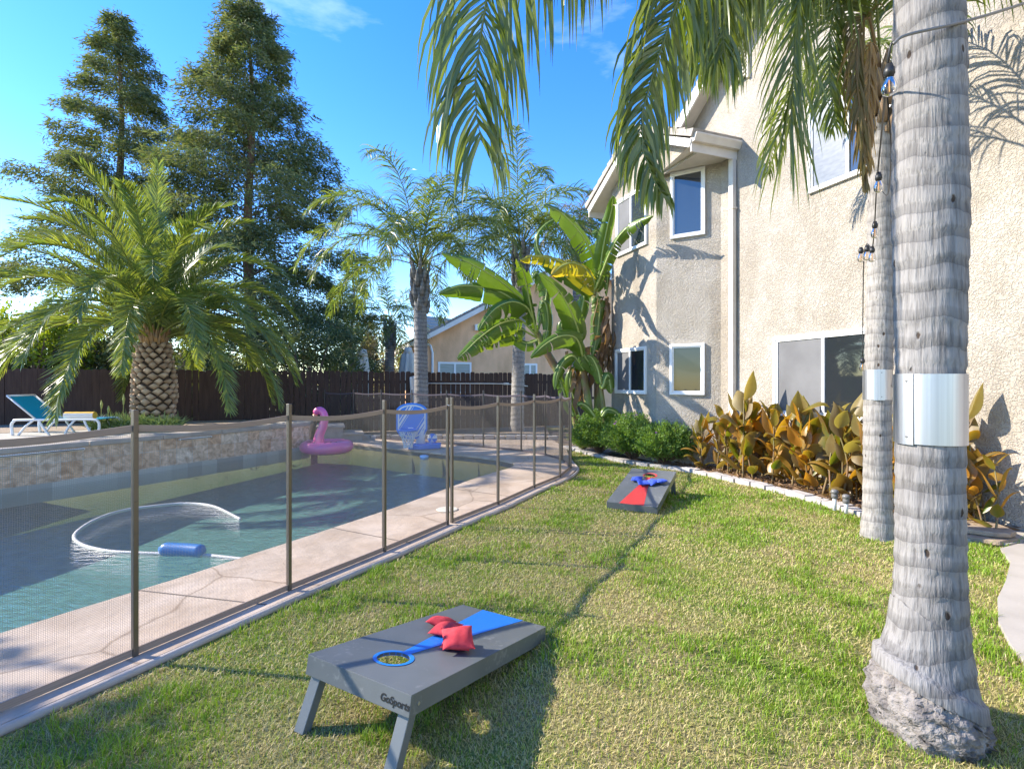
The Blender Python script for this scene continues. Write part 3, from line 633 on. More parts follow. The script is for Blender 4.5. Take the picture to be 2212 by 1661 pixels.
# ------------------------------------------------------------------ wooden fence
def fy(X): return 15 + .36 * (X + 4.7)
fdir = Vector((1, .36)).normalized(); fnn = Vector((fdir.y, -fdir.x))
wf = thing('wooden_fence', 'tall dark brown picket fence with dog eared tops along the back', 'fence', (-4.7, 15, 0))
x = -17.0; pitch = .157; bay = 0
fo_v = []; L0 = Vector((x, fy(x))); total = (Vector((2.9, fy(2.9))) - L0).length; npk = int(total / pitch)
for b0 in range(0, npk, 16):
    m = MB()
    for i in range(b0, min(b0 + 16, npk)):
        c = L0 + fdir * (i + .5) * pitch; rel = i / npk
        gap = random.choice([.006, .010, .015, .020]) if c.x > -7 else random.choice([-.002, -.001, .002, .014])
        wpk = pitch - gap; zt_ = 1.90 + random.uniform(-.022, .022) + (0 if c.x < 0 else -.02); zb_ = .12; ln = random.uniform(-.003, .003)
        pr = [(-wpk / 2, zb_), (wpk / 2, zb_), (wpk / 2, zt_ - .035), (wpk / 2 - .012, zt_ - .012), (wpk / 2 - .035, zt_), (-wpk / 2 + .035, zt_), (-wpk / 2 + .012, zt_ - .012), (-wpk / 2, zt_ - .035)]
        V = []; yo = random.uniform(-.004, .004)
        for th in (0, .018):
            for s, z in pr: q_ = c + fdir * (s + ln * z) + fnn * (th + yo); V.append((q_.x, q_.y, z))
        n = len(pr); m.add(V, [tuple(range(n)), tuple(range(2 * n - 1, n - 1, -1))] + [(k, k + n, (k + 1) % n + n, (k + 1) % n) for k in range(n)])
    par(m.obj('picket_panel', M['fence_wood']), wf)
for z in (.5, 1.05, 1.6):
    m = MB(); a = L0 - fnn * .03; e = L0 + fdir * total - fnn * .03; m.beam((a.x, a.y, z), (e.x, e.y, z), .035, .085); par(m.obj('rail', M['fence_wood']), wf)
for i in range(0, npk, 16):
    c = L0 + fdir * i * pitch - fnn * .09; m = MB(); m.box((c.x, c.y, .95), (.09, .09, 1.8), math.atan2(fdir.y, fdir.x)); par(m.obj('post', M['fence_wood']), wf)

# ------------------------------------------------------------------ mesh pool fence
def mesh_material(col=(.36, .31, .27)):
    m = bpy.data.materials.new('woven_mesh'); m.use_nodes = True; t = m.node_tree; t.nodes.clear(); l = t.links.new
    out = N(t, 'ShaderNodeOutputMaterial'); d = N(t, 'ShaderNodeBsdfPrincipled'); d.inputs['Base Color'].default_value = (*col, 1); d.inputs['Roughness'].default_value = .55
    tr = N(t, 'ShaderNodeBsdfTransparent'); mx = N(t, 'ShaderNodeMixShader'); uv = N(t, 'ShaderNodeUVMap')
    sp = N(t, 'ShaderNodeSeparateXYZ'); l(uv.outputs[0], sp.inputs[0]); fs = []
    for i in (0, 1):
        a = N(t, 'ShaderNodeMath', operation='MULTIPLY'); a.inputs[1].default_value = 1 / .0085; l(sp.outputs[i], a.inputs[0])
        f = N(t, 'ShaderNodeMath', operation='FRACT'); l(a.outputs[0], f.inputs[0]); g = N(t, 'ShaderNodeMath', operation='LESS_THAN'); g.inputs[1].default_value = .15; l(f.outputs[0], g.inputs[0]); fs.append(g)
    mxx = N(t, 'ShaderNodeMath', operation='MAXIMUM'); l(fs[0].outputs[0], mxx.inputs[0]); l(fs[1].outputs[0], mxx.inputs[1])
    l(mxx.outputs[0], mx.inputs[0]); l(tr.outputs[0], mx.inputs[1]); l(d.outputs[0], mx.inputs[2]); l(mx.outputs[0], out.inputs[0]); return m
M['mesh'] = mesh_material()
PH = 1.345; BZ = .035
def mesh_section(pts, label, mk='mesh', bk_='bind'):
    t = thing('pool_fence', label, 'fence', (pts[0][0], pts[0][1], 0))
    for i, (x, y) in enumerate(pts):
        m = MB(); rz = random.uniform(-.1, .1)
        nx = pts[min(i + 1, len(pts) - 1)]; pv = pts[max(i - 1, 0)]; rz = math.atan2(nx[1] - pv[1], nx[0] - pv[0])
        m.box((x, y, BZ + PH / 2), (.026, .030, PH), rz)
        for k in range(7): q_ = Vector((x, y, .18 + k * .175)) + Vector((math.sin(rz), -math.cos(rz), 0)) * .0165; m.box(q_, (.008, .004, .008), rz)
        par(m.obj('post', M['bronze' if mk == 'mesh' else 'bronze_shaded'], bevel=.002), t)
        if i + 1 < len(pts):
            a = Vector(pts[i]); b = Vector(pts[i + 1]); dd = (b - a).normalized(); a2 = a + dd * .014; b2 = b - dd * .014; ln = (b2 - a2).length
            K = 8; V = []; U = []
            for j in range(K + 1):
                f = j / K; p = a2.lerp(b2, f); sag = -.028 * math.sin(f * math.pi); V += [(p.x, p.y, BZ + .03), (p.x, p.y, BZ + 1.235 + sag)]; U += [(f * ln, 0), (f * ln, 1.2)]
            Fm = [(2 * j, 2 * j + 2, 2 * j + 3, 2 * j + 1) for j in range(K)]
            o = amesh('mesh_panel', V, Fm, M[mk]); uvl = o.data.uv_layers.new(name='UVMap')
            for lp in o.data.loops: uvl.data[lp.index].uv = U[lp.vertex_index]
            par(o, t)
            m = MB(); m2 = MB()
            for j in range(K):
                f, g = j / K, (j + 1) / K; p, q_ = a2.lerp(b2, f), a2.lerp(b2, g)
                za = BZ + 1.245 - .028 * math.sin(f * math.pi); zb_ = BZ + 1.245 - .028 * math.sin(g * math.pi)
                m.beam((p.x, p.y, za), (q_.x, q_.y, zb_), .008, .036); m2.beam((p.x, p.y, BZ + .024), (q_.x, q_.y, BZ + .024), .008, .04)
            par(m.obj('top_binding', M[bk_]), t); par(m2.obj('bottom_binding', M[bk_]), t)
    return t
g1 = Vector(FENCE[6]); gd_ = (Vector(FENCE[7]) - g1).normalized(); g2 = g1 + gd_ * .075
mesh_section(FENCE[:7], 'tan mesh pool fence section nearest the camera ending at the double post')
mesh_section([g2.to_tuple()] + FENCE[7:11], 'tan mesh pool fence section from the double post to the end by the bushes')
M['bronze_shaded'] = material('shaded_pole', (.05, .045, .045), .5, metal=.3); M['bind_shaded'] = material('shaded_webbing', (.07, .055, .07), .8)  # far section: same fence in darker colours, tree shade painted into them
M['mesh_shaded'] = mesh_material((.025, .022, .03))
mesh_section([(FENCE[10][0] - .02, FENCE[10][1] + .03)] + FENCE[11:], 'mesh pool fence section, coloured dark for tree shade, on the far side of the pool before the wooden fence', 'mesh_shaded', 'bind_shaded')
lt = MB(); lt.tube([(g1.x, g1.y - .02, BZ + 1.27), ((g1.x + g2.x) / 2, g1.y - .03, BZ + 1.262), (g2.x, g2.y - .02, BZ + 1.27)], .004, 6)
tag(lt.obj('gate_latch', M['steel']), 'small metal hook latch joining the two close mesh fence posts', 'latch')
# round deck lid at the double post
m = MB(); p = gnd(966, 1101, .035); m.lathe([(.001, .0), (.125, 0), (.13, .006), (.12, .012), (.001, .014)], (p.x, p.y, .036), 28); tag(m.obj('skimmer_lid', material('cream_plastic', (.72, .64, .5), .5)), 'round cream skimmer lid set in the pool deck', 'lid')

# ------------------------------------------------------------------ cornhole boards and bags
M['board'] = material('charcoal_laminate', (.105, .116, .118), .36, (.135, .145, .147), nscale=3, detail=10, bump=.03, bscale=300, spec=.5)
M['board_blue'] = material('blue_laminate', (.015, .20, .66), .38, spec=.5)
M['board_red'] = material('red_laminate', (.60, .045, .04), .42, spec=.5)
def cornhole(high_c, ang, zb, zf, L_, label, accent, logo, tri=(0, 0), legs_len=1.0):
    """high_c: 2D centre of the raised edge, ang: heading from raised edge to low edge"""
    t = thing('cornhole_board', label, 'game board', (high_c[0], high_c[1], 0))
    Wd = .305; th = math.asin((zb - zf) / L_)
    d = Vector((math.sin(ang) * math.cos(th), math.cos(ang) * math.cos(th), -math.sin(th))); s = Vector((math.cos(ang), -math.sin(ang), 0)); u = s.cross(d)
    if u.z < 0: u = -u
    O = Vector((high_c[0], high_c[1], zb))
    P = lambda a, b, h=0: O + s * a + d * b + u * h
    R, hc = .0765, .229; n = 32
    # top with a hole: ring of quads from circle to square, then the rest
    m = MB(); V = []; Fs = []
    circ = [(R * math.cos(2 * math.pi * k / n), hc + R * math.sin(2 * math.pi * k / n)) for k in range(n)]
    sq = []
    for k in range(n):
        a = 2 * math.pi * k / n; c_, s_ = math.cos(a), math.sin(a); f = .15 / max(abs(c_), abs(s_)); sq.append((f * c_, hc + f * s_))
    for lay, h in enumerate((0, -.012)):
        V += [P(x, y, h) for x, y in circ]; V += [P(x, y, h) for x, y in sq]
    for k in range(n):
        k2 = (k + 1) % n
        Fs += [(k, k2, n + k2, n + k), (2 * n + k2, 2 * n + k, 3 * n + k, 3 * n + k2), (k2, k, 2 * n + k, 2 * n + k2)]
    m.add(V, Fs)
    def rect(x0, x1, y0, y1): m.add([P(x0, y0), P(x1, y0), P(x1, y1), P(x0, y1), P(x0, y0, -.012), P(x1, y0, -.012), P(x1, y1, -.012), P(x0, y1, -.012)], [(0, 1, 2, 3), (7, 6, 5, 4)])
    rect(-Wd, -.15, 0, L_); rect(.15, Wd, 0, L_); rect(-.15, .15, 0, hc - .15); rect(-.15, .15, hc + .15, L_)
    par(m.obj('board_top', M['board']), t)
    m = MB(); hgt = .085; sk = .02
    for x0, x1, y0, y1 in ((-Wd, Wd, 0, sk), (-Wd, Wd, L_ - sk, L_), (-Wd, -Wd + sk, sk, L_ - sk), (Wd - sk, Wd, sk, L_ - sk)):
        V = [P(x, y, h) for h in (-hgt, -.0125 if 0 else -.0005) for x, y in ((x0, y0), (x1, y0), (x1, y1), (x0, y1))]
        m.add(V, [(3, 2, 1, 0), (4, 5, 6, 7), (0, 1, 5, 4), (1, 2, 6, 5), (2, 3, 7, 6), (3, 0, 4, 7)])
    par(m.obj('frame', M['board'], bevel=.002), t)
    # coloured wedge and ring, thin inlays
    m = MB(); b0 = hc + .085; w0 = .022; w1 = .148
    e = .0015; V = [P(-w0, b0, e), P(w0, b0, e), P(w1, L_ - .001, e), P(-w1, L_ - .001, e)]; m.add(V, [(0, 1, 2, 3)]); par(m.obj('stripe', accent), t)
    m = MB(); V = [P(r_ * math.cos(2 * math.pi * k / 48), hc + r_ * math.sin(2 * math.pi * k / 48), e + .001) for r_ in (R, R + .018) for k in range(48)]
    V += [P(R * math.cos(2 * math.pi * k / 48), hc + R * math.sin(2 * math.pi * k / 48), -.014) for k in range(48)]
    m.add(V, [(k, (k + 1) % 48, 48 + (k + 1) % 48, 48 + k) for k in range(48)] + [(96 + k, 96 + (k + 1) % 48, (k + 1) % 48, k) for k in range(48)]); par(m.obj('hole_ring', accent), t)
    # legs, splayed outwards at the raised end
    for sg in (-1, 1):
        m = MB(); a = P(sg * (Wd - .045), .055, -.05); b = P(sg * (Wd - .035), -.035, 0); b.z = 0.0
        b = Vector((a.x, a.y, 0)) - Vector((d.x, d.y, 0)).normalized() * .115 + s * sg * .0
        m.beam(a, b, .058, .044, up=d); par(m.obj('leg', M['board'], bevel=.003), t)
    m = MB()
    q = P(Wd + .001, .05, -.045); m.tube([q - s * .004, q + s * .002], .007, 12); par(m.obj('bolt', M['steel']), t)
    if logo:
        cu = bpy.data.curves.new('brand_lettering', 'FONT'); cu.body = 'GoSports'; cu.size = .040; cu.extrude = .0004; cu.offset = .0012; cu.align_x = 'CENTER'; cu.align_y = 'CENTER'; cu.shear = .12
        o = bpy.data.objects.new('brand_lettering', cu); COL.objects.link(o); cu.materials.append(M['black'])
        fwd = -d; fx = s; R3 = Matrix((fx, u, fwd)).transposed().to_4x4(); o.matrix_world = Matrix.Translation(P(.225, -.0015, -.048)) @ R3
        dg = bpy.context.evaluated_depsgraph_get(); me = bpy.data.meshes.new_from_object(o.evaluated_get(dg)); mw = o.matrix_world.copy(); bpy.data.objects.remove(o)
        o = bpy.data.objects.new('brand_lettering', me); COL.objects.link(o); me.transform(mw); par(o, t)
    return t, P, s, d, u
for nm in ('board', 'board_blue', 'board_red'):
    t = M[nm].node_tree; p = [n for n in t.nodes if n.type == 'BSDF_PRINCIPLED'][0]; l = t.links.new; co = N(t, 'ShaderNodeTexCoord')
    n1 = N(t, 'ShaderNodeTexNoise'); n1.inputs['Scale'].default_value = 38; n1.inputs['Detail'].default_value = 8; n2 = N(t, 'ShaderNodeTexNoise'); n2.inputs['Scale'].default_value = 4.5; n2.inputs['Detail'].default_value = 3
    mu_ = N(t, 'ShaderNodeMath', operation='MULTIPLY'); r = N(t, 'ShaderNodeValToRGB'); r.color_ramp.elements[0].position = .335; r.color_ramp.elements[1].position = .43
    mm = N(t, 'ShaderNodeMixRGB'); mm.inputs[2].default_value = (.34, .34, .33, 1); sc_ = N(t, 'ShaderNodeMath', operation='MULTIPLY'); sc_.inputs[1].default_value = .30
    l(co.outputs['Object'], n1.inputs[0]); l(co.outputs['Object'], n2.inputs[0]); l(n1.outputs[0], mu_.inputs[0]); l(n2.outputs[0], mu_.inputs[1]); l(mu_.outputs[0], r.inputs[0]); l(r.outputs[0], sc_.inputs[0]); l(sc_.outputs[0], mm.inputs[0])
    if p.inputs['Base Color'].links: l(p.inputs['Base Color'].links[0].from_socket, mm.inputs[1])
    else: mm.inputs[1].default_value = p.inputs['Base Color'].default_value
    l(mm.outputs[0], p.inputs['Base Color'])
b1, P1, s1, d1, u1 = cornhole((-.6586, 2.145), math.radians(29.95), .30, .073, 1.22, 'charcoal cornhole board with blue stripe in the foreground', M['board_blue'], True)
# second board: raised end away from the camera
h1 = at(1364.6, 1010.5, 7.28); h2 = at(1462.3, 1021, 6.93); lowc = (at(1303.8, 1087, 6.12) + at(1415.8, 1102.4, 5.78)) / 2; hic = (h1 + h2) / 2
ang2 = math.atan2(lowc.x - hic.x, lowc.y - hic.y)
b2, P2, s2, d2, u2 = cornhole((hic.x, hic.y), ang2, .325, .09, 1.22, 'charcoal cornhole board with red stripe in the middle of the lawn', M['board_red'], False)

def beanbag(c, s, d, u, rot, tilt, roll, size, mat, label, grp, dent=0):
    n = 22; V = []; 
    for iz in (1, -1):
        for i in range(n + 1):
            for j in range(n + 1):
                a, b = -1 + 2 * i / n, -1 + 2 * j / n
                # pillow: puffed middle, pulled in sides, pointed corners
                pin = 1 - .07 * (1 - abs(a) ** 2) * abs(b) ** 3 - .07 * (1 - abs(b) ** 2) * abs(a) ** 3
                h = (max(0, (1 - a * a)) ** .62) * (max(0, (1 - b * b)) ** .62) * .36
                h += .035 * math.sin(a * 6 + b * 3 + dent) * math.cos(b * 5 - a * 2 + 2 * dent) * (1 - max(abs(a), abs(b)))
                V.append(Vector((a * pin * size / 2, b * pin * size / 2, iz * h * size * .5 + .03 * size * math.sin(2.4 * a + dent) * math.sin(1.8 * b - dent))))
    Fs = []; m_ = (n + 1) ** 2
    for i in range(n):
        for j in range(n):
            k = i * (n + 1) + j; Fs.append((k, k + n + 1, k + n + 2, k + 1)); Fs.append((m_ + k, m_ + k + 1, m_ + k + n + 2, m_ + k + n + 1))
    R3 = Matrix((s, d, u)).transposed() @ Matrix.Rotation(rot, 3, 'Z') @ Matrix.Rotation(tilt, 3, 'X') @ Matrix.Rotation(roll, 3, 'Y')
    mb = MB(); mb.add([R3 @ v for v in V], Fs)
    o = mb.obj('bean_bag', mat, smooth=True); o.location = c; tag(o, label, 'bean bag', grp)
    w_ = o.modifiers.new('weld', 'WELD'); w_.merge_threshold = .0006
    # stitched seam
    return o
M['bag_red'] = material('red_canvas', (.62, .05, .06), .92, (.52, .03, .04), nscale=30, bump=.25, bscale=60, bdist=.004)
M['bag_blue'] = material('blue_canvas', (.06, .12, .55), .92, (.035, .075, .42), nscale=30, bump=.25, bscale=60, bdist=.004)
def on1(vx, vy):      # pixel -> point on board 1 plane
    o = Vector((0, 0, CZ)); r = Vector(((vx - 1106) / F_, 1, -(vy - H_) / F_)); t = (P1(0, 0) - o).dot(u1) / r.dot(u1); return o + r * t
def on2(vx, vy):
    o = Vector((0, 0, CZ)); r = Vector(((vx - 1106) / F_, 1, -(vy - H_) / F_)); t = (P2(0, 0) - o).dot(u2) / r.dot(u2); return o + r * t
beanbag(on1(952, 1352) + u1 * .022, s1, d1, u1, .35, .0, .1, .145, M['bag_red'], 'red bean bag at the far end of the row on the near board', 'red bean bags', .3)
beanbag(on1(962, 1371) + u1 * .032, s1, d1, u1, .15, .18, -.1, .145, M['bag_red'], 'red bean bag second from the far end of the row on the near board', 'red bean bags', 1.3)
beanbag(on1(985, 1398) + u1 * .024, s1, d1, u1, .5, .1, .0, .145, M['bag_red'], 'red bean bag lying mostly beneath the topmost one on the near board', 'red bean bags', 2.1)
beanbag(on1(986, 1404) + u1 * .058, s1, d1, u1, .75, .38, -.10, .158, M['bag_red'], 'topmost red bean bag nearest the hole of the near board', 'red bean bags', 3.3)
for k, (vx, vy, rt, tl, h, lb) in enumerate(((1376, 1038, .15, .0, .025, 'leftmost blue bean bag on the red striped board'), (1390, 1047, .4, .05, .03, 'blue bean bag second from the left, at the top of the red stripe'),
                                  (1408, 1046, -.6, -.15, .035, 'blue bean bag just under the red hole ring'), (1427, 1044, .7, .2, .035, 'rightmost blue bean bag with a creased face on the red striped board'))):
    beanbag(on2(vx, vy) + u2 * h, s2, d2, u2, rt, tl, .0, .15, M['bag_blue'], lb, 'blue bean bags', k * 1.7)

# ------------------------------------------------------------------ foreground palms
def ring_trunk(name, c, prof, mat, parent, n=40, rings=.13, amp=.05, lean=(0, 0)):
    """prof: list of (z, radius, dx, dy)"""
    zs = np.arange(prof[0][0], prof[-1][0], .02); P = np.array(prof); V = []
    ph = 0; ringz = []; z = 0
    while z < prof[-1][0]: ringz.append(z); z += rings * random.uniform(.7, 1.4)
    ringz = np.array(ringz); jig = rs.normal(0, .02, (len(ringz) + 1, n))
    for z in zs:
        r = np.interp(z, P[:, 0], P[:, 1]); dx = np.interp(z, P[:, 0], P[:, 2]); dy = np.interp(z, P[:, 0], P[:, 3])
        for k in range(n):
            a = 2 * math.pi * k / n; zz = z + .012 * math.sin(3 * a + z * 3)
            i = np.searchsorted(ringz, zz) - 1; f = (zz - ringz[i]) / ((ringz[i + 1] if i + 1 < len(ringz) else ringz[i] + rings) - ringz[i] + 1e-6)
            rr = r * (1 + amp * (.5 - f) * .9 + .012 * math.sin(2 * a + z * 1.7) + jig[i + 1 if i + 1 < len(jig) else i, k] * .22)
            V.append((c[0] + dx + rr * math.cos(a), c[1] + dy + rr * math.sin(a), z))
    m = len(zs); idx = np.arange(m * n).reshape(m, n); F = np.stack([idx[:-1], np.roll(idx[:-1], -1, 1), np.roll(idx[1:], -1, 1), idx[1:]], -1).reshape(-1, 4)
    return par(amesh(name, V, F, mat, smooth=True), parent)
def band(c, r0, r1, z0, z1, parent, seam):
    m = MB(); n = 64; V = []
    for z, r in ((z0, r0), (z1, r1)):
        for k in range(n): a = 2 * math.pi * k / n; V.append((c[0] + r * math.cos(a), c[1] + r * math.sin(a), z))
    m.add(V, [(k, (k + 1) % n, n + (k + 1) % n, n + k) for k in range(n)])
    o = par(m.obj('metal_band', M['steel'], smooth=True), parent)
    m = MB()
    for z in (z0 + .03, z1 - .03):
        p = Vector((c[0] + (r0 + .001) * math.cos(seam), c[1] + (r0 + .001) * math.sin(seam), z)); q = p + Vector((math.cos(seam), math.sin(seam), 0)) * .005; m.tube([p, q], .005, 8)
    par(m.obj('nail', M['grey']), parent)
    m = MB(); a0, a1 = seam, seam + .18; V = []
    for z in (z0 - .004, z1 + .002):
        for k in range(6): a = a0 - .5 + .7 * k / 5; V.append((c[0] + (r0 + .004) * math.cos(a), c[1] + (r0 + .004) * math.sin(a), z))
    m.add(V, [(k, k + 1, 7 + k, 6 + k) for k in range(5)]); par(m.obj('band_overlap', M['steel'], smooth=True), parent)
c1 = (1.853, 2.25)
pt1 = thing('palm_tree', 'tall palm nearest the camera with ringed grey trunk, metal band and swollen root base', 'palm tree', (c1[0], c1[1], 0))
tp = [(.10, .185, -.02, -.02), (.22, .168, -.01, -.01), (.35, .150, 0, 0), (.5, .136, 0, 0), (.7, .128, 0, 0), (1.0, .124, 0, 0), (1.26, .122, .0, 0), (1.6, .123, 0, 0), (2.3, .136, .0, 0), (3.2, .128, -.005, 0), (4.6, .12, 0, 0), (5.2, .13, 0, 0)]
ring_trunk('trunk', c1, tp, M['palm_trunk'], pt1, n=64, rings=.10, amp=.055)
band(c1, .130, .131, 1.262, 1.565, pt1, math.radians(-165))
# root mass
V = []; n = 64; mm_ = 22
for i in range(mm_):
    f = i / (mm_ - 1); z = -.02 + .25 * f
    for k in range(n):
        a = 2 * math.pi * k / n; zt = .24 + .09 * math.cos(a - math.pi * .95); zz = -.03 + (zt + .03) * f
        r = (.222 * (1 - .12 * (2 * f - 1) ** 2) - .05 * f ** 3) * (1 + .04 * math.sin(3 * a + 1) + .02 * math.sin(7 * a))
        r += .017 * rs.uniform(-1, 1) ** 3 + .012 * math.sin(a * 23 + i * 1.9) * math.sin(i * 1.1 + a * 5)
        V.append((c1[0] - .01 + r * math.cos(a), c1[1] + r * math.sin(a), zz + .006 * rs.uniform(-1, 1)))
idx = np.arange(mm_ * n).reshape(mm_, n); Fq = np.stack([idx[:-1], np.roll(idx[:-1], -1, 1), np.roll(idx[1:], -1, 1), idx[1:]], -1).reshape(-1, 4)
par(amesh('root_base', V, Fq, M['root'], smooth=True), pt1)
# lip between root mass and trunk
V = []; n2 = 64
for (r, dz) in ((.206, -.06), (.200, .0), (.184, .012), (.172, .02), (.150, .10), (.135, .24)):
    for k in range(n2):
        a = 2 * math.pi * k / n2; zt = .24 + .09 * math.cos(a - math.pi * .95); V.append((c1[0] - .008 + r * math.cos(a), c1[1] + r * math.sin(a), zt + dz + .004 * rs.uniform(-1, 1)))
idx = np.arange(6 * n2).reshape(6, n2); Fq = np.stack([idx[:-1], np.roll(idx[:-1], -1, 1), np.roll(idx[1:], -1, 1), idx[1:]], -1).reshape(-1, 4)
par(amesh('trunk_flare', V, Fq, M['palm_trunk'], smooth=True), pt1)
cr1 = (c1[0], c1[1], 4.95)
kwq = dict(nl=64, L=.62, w=.026, ang=30, droop=1.5, lift=.15, seg=6, jit=.1, t0=.28, rad=.014)
frond([cr1, (1.35, 2.42, 5.2), (.75, 2.55, 4.95), (.25, 2.62, 4.3), (-.08, 2.62, 3.7), (-.17, 2.6, 3.25), (-.19, 2.6, 2.98), (-.16, 2.6, 2.78)], M['queen'], pt1, side0=(1, .15, 0), **{**kwq, 'nl': 125, 'L': .80, 'w': .021, 'tip': .45})
frond([cr1, (1.45, 2.5, 5.15), (1.0, 2.7, 4.95), (.62, 2.75, 4.6), (.40, 2.75, 4.25), (.28, 2.75, 4.0)], M['queen'], pt1, side0=(1, .15, 0), **{**kwq, 'nl': 90, 'L': .85, 'w': .021, 'tip': .7})
frond([cr1, (1.75, 2.6, 5.2), (1.52, 2.9, 5.0), (1.27, 3.1, 4.5), (1.06, 3.2, 3.98), (.90, 3.25, 3.5), (.82, 3.25, 3.15), (.88, 3.25, 2.9), (.96, 3.25, 2.74)], M['queen'], pt1, side0=(1, .1, 0), **{**kwq, 'nl': 150, 'L': .60, 'w': .023, 'droop': 1.5, 'tip': .3})
frond([cr1, (1.9, 2.7, 5.3), (1.8, 3.2, 5.2), (1.62, 3.6, 4.8), (1.52, 3.8, 4.45), (1.5, 3.9, 4.15)], M['queen'], pt1, side0=(1, .1, 0), **{**kwq, 'nl': 110, 'L': .8, 'w': .022, 'tip': .6})
frond([cr1, (1.95, 2.7, 5.2), (2.0, 3.2, 5.2), (1.85, 3.6, 4.95), (1.75, 3.7, 4.7)], M['queen'], pt1, side0=(1, .1, 0), **{**kwq, 'nl': 90, 'L': .8, 'w': .022, 'tip': .8})
frond([cr1, (1.85, 2.8, 5.2), (1.7, 3.2, 5.0), (1.5, 3.35, 4.5), (1.42, 3.4, 4.1), (1.42, 3.4, 3.75)], M['queen'], pt1, side0=(1, .1, 0), **{**kwq, 'nl': 110, 'L': .72, 'w': .021, 'tip': .5})
for az, el, ln, gv in ((60, 68, 2.4, .9), (110, 64, 2.2, .9), (150, 40, 2.6, 1.6), (200, 40, 2.6, 1.6), (250, 55, 2.6, 1.5), (20, 70, 2.4, 1.0), (85, 72, 2.4, .9), (300, 70, 2.4, 1.3)):
    frond(arch(cr1, math.radians(az), math.radians(el), ln, gv), M['queen'], pt1, **{**kwq, 'nl': 44, 'seg': 4})

c2 = (3.64, 5.05)
pt2 = thing('palm_tree', 'second palm behind the near one with pale trunk and narrow metal band', 'palm tree', (c2[0], c2[1], 0))
tp2 = [(.0, .150, 0, 0), (.1, .142, 0, 0), (.25, .128, 0, 0), (.6, .121, 0, 0), (1.2, .118, 0, 0), (1.7, .118, .01, 0), (2.6, .112, .03, 0), (3.4, .108, .03, 0), (4.0, .11, .03, 0), (4.15, .13, .03, 0)]
ring_trunk('trunk', c2, tp2, M['palm_trunk_pale'], pt2, n=48, rings=.13, amp=.06)
band(c2, .1225, .1225, 1.37, 1.665, pt2, math.radians(-110))
m = MB()
for i in range(34):     # old leaf bases under the crown
    a = i * 2.4; z = 3.95 + i * .02; p = Vector((c2[0] + .03 + .10 * math.cos(a), c2[1] + .10 * math.sin(a), z)); q_ = p + Vector((.12 * math.cos(a), .12 * math.sin(a), .22)); m.tube([p, (p + q_) / 2, q_], [.05, .04, .012], 6)
par(m.obj('leaf_bases', material('fibrous_leaf_bases', (.34, .24, .15), .95, (.2, .13, .08), nscale=20, stretch=(1, 1, .2), bump=.6), smooth=True), pt2)
cr2 = (c2[0] + .03, c2[1], 4.55)
kw2 = dict(nl=62, L=.60, w=.024, ang=34, droop=.9, lift=.1, seg=5, jit=.09, t0=.25, rad=.013)
frond([cr2, (3.3, 4.8, 5.3), (2.85, 4.5, 5.45), (2.5, 4.32, 5.05), (2.41, 4.3, 4.5), (2.38, 4.3, 4.05), (2.36, 4.3, 3.72)], M['queen'], pt2, side0=(1, .1, 0), **{**kw2, 'nl': 84, 'ang': 48, 'droop': .6, 'L': .85, 'tip': .9, 'w': .019})
frond([cr2, (3.4, 4.9, 5.2), (3.1, 4.75, 5.2), (2.95, 4.7, 4.8), (2.95, 4.7, 4.3), (3.0, 4.7, 3.95)], M['queen'], pt2, side0=(1, .1, 0), **{**kw2, 'L': .7, 'w': .022, 'nl': 80})
frond([cr2, (3.35, 4.75, 4.95), (3.18, 4.65, 4.75), (3.14, 4.62, 4.3), (3.19, 4.62, 3.85), (3.23, 4.62, 3.35)], M['queen_dry'], pt2, side0=(1, .1, 0), **{**kw2, 'L': .42, 'ang': 55, 'droop': 1.1})
frond([cr2, (3.4, 4.8, 4.75), (3.32, 4.7, 4.5), (3.30, 4.7, 4.0), (3.32, 4.7, 3.55)], M['palm_dead'], pt2, side0=(1, .1, 0), **{**kw2, 'L': .38, 'ang': 60, 'droop': 1.1})
frond([cr2, (3.1, 5.1, 5.3), (2.6, 5.1, 5.5), (2.2, 5.1, 5.3), (1.95, 5.0, 4.9), (1.85, 5.0, 4.6)], M['queen'], pt2, side0=(1, .1, 0), **{**kw2, 'L': .75, 'droop': 1.3, 'w': .022, 'nl': 95})
frond([cr2, (3.4, 4.85, 5.2), (3.15, 4.75, 5.45), (2.8, 4.7, 5.4), (2.6, 4.7, 5.2)], M['queen'], pt2, side0=(1, .1, 0), **{**kw2, 'L': .8, 'droop': 1.3, 'w': .022, 'tip': .8, 'nl': 90})
for az, el, ln, gv in ((20, 60, 2.6, 1.5), (100, 60, 2.2, 1.3), (60, 62, 2.2, 1.3), (150, 45, 2.4, 1.7), (-5, 50, 2.5, 1.6), (220, 60, 2.2, 1.5)):
    frond(arch(cr2, math.radians(az), math.radians(el), ln, gv), M['queen'], pt2, **{**kw2, 'nl': 44, 'droop': 1.2})

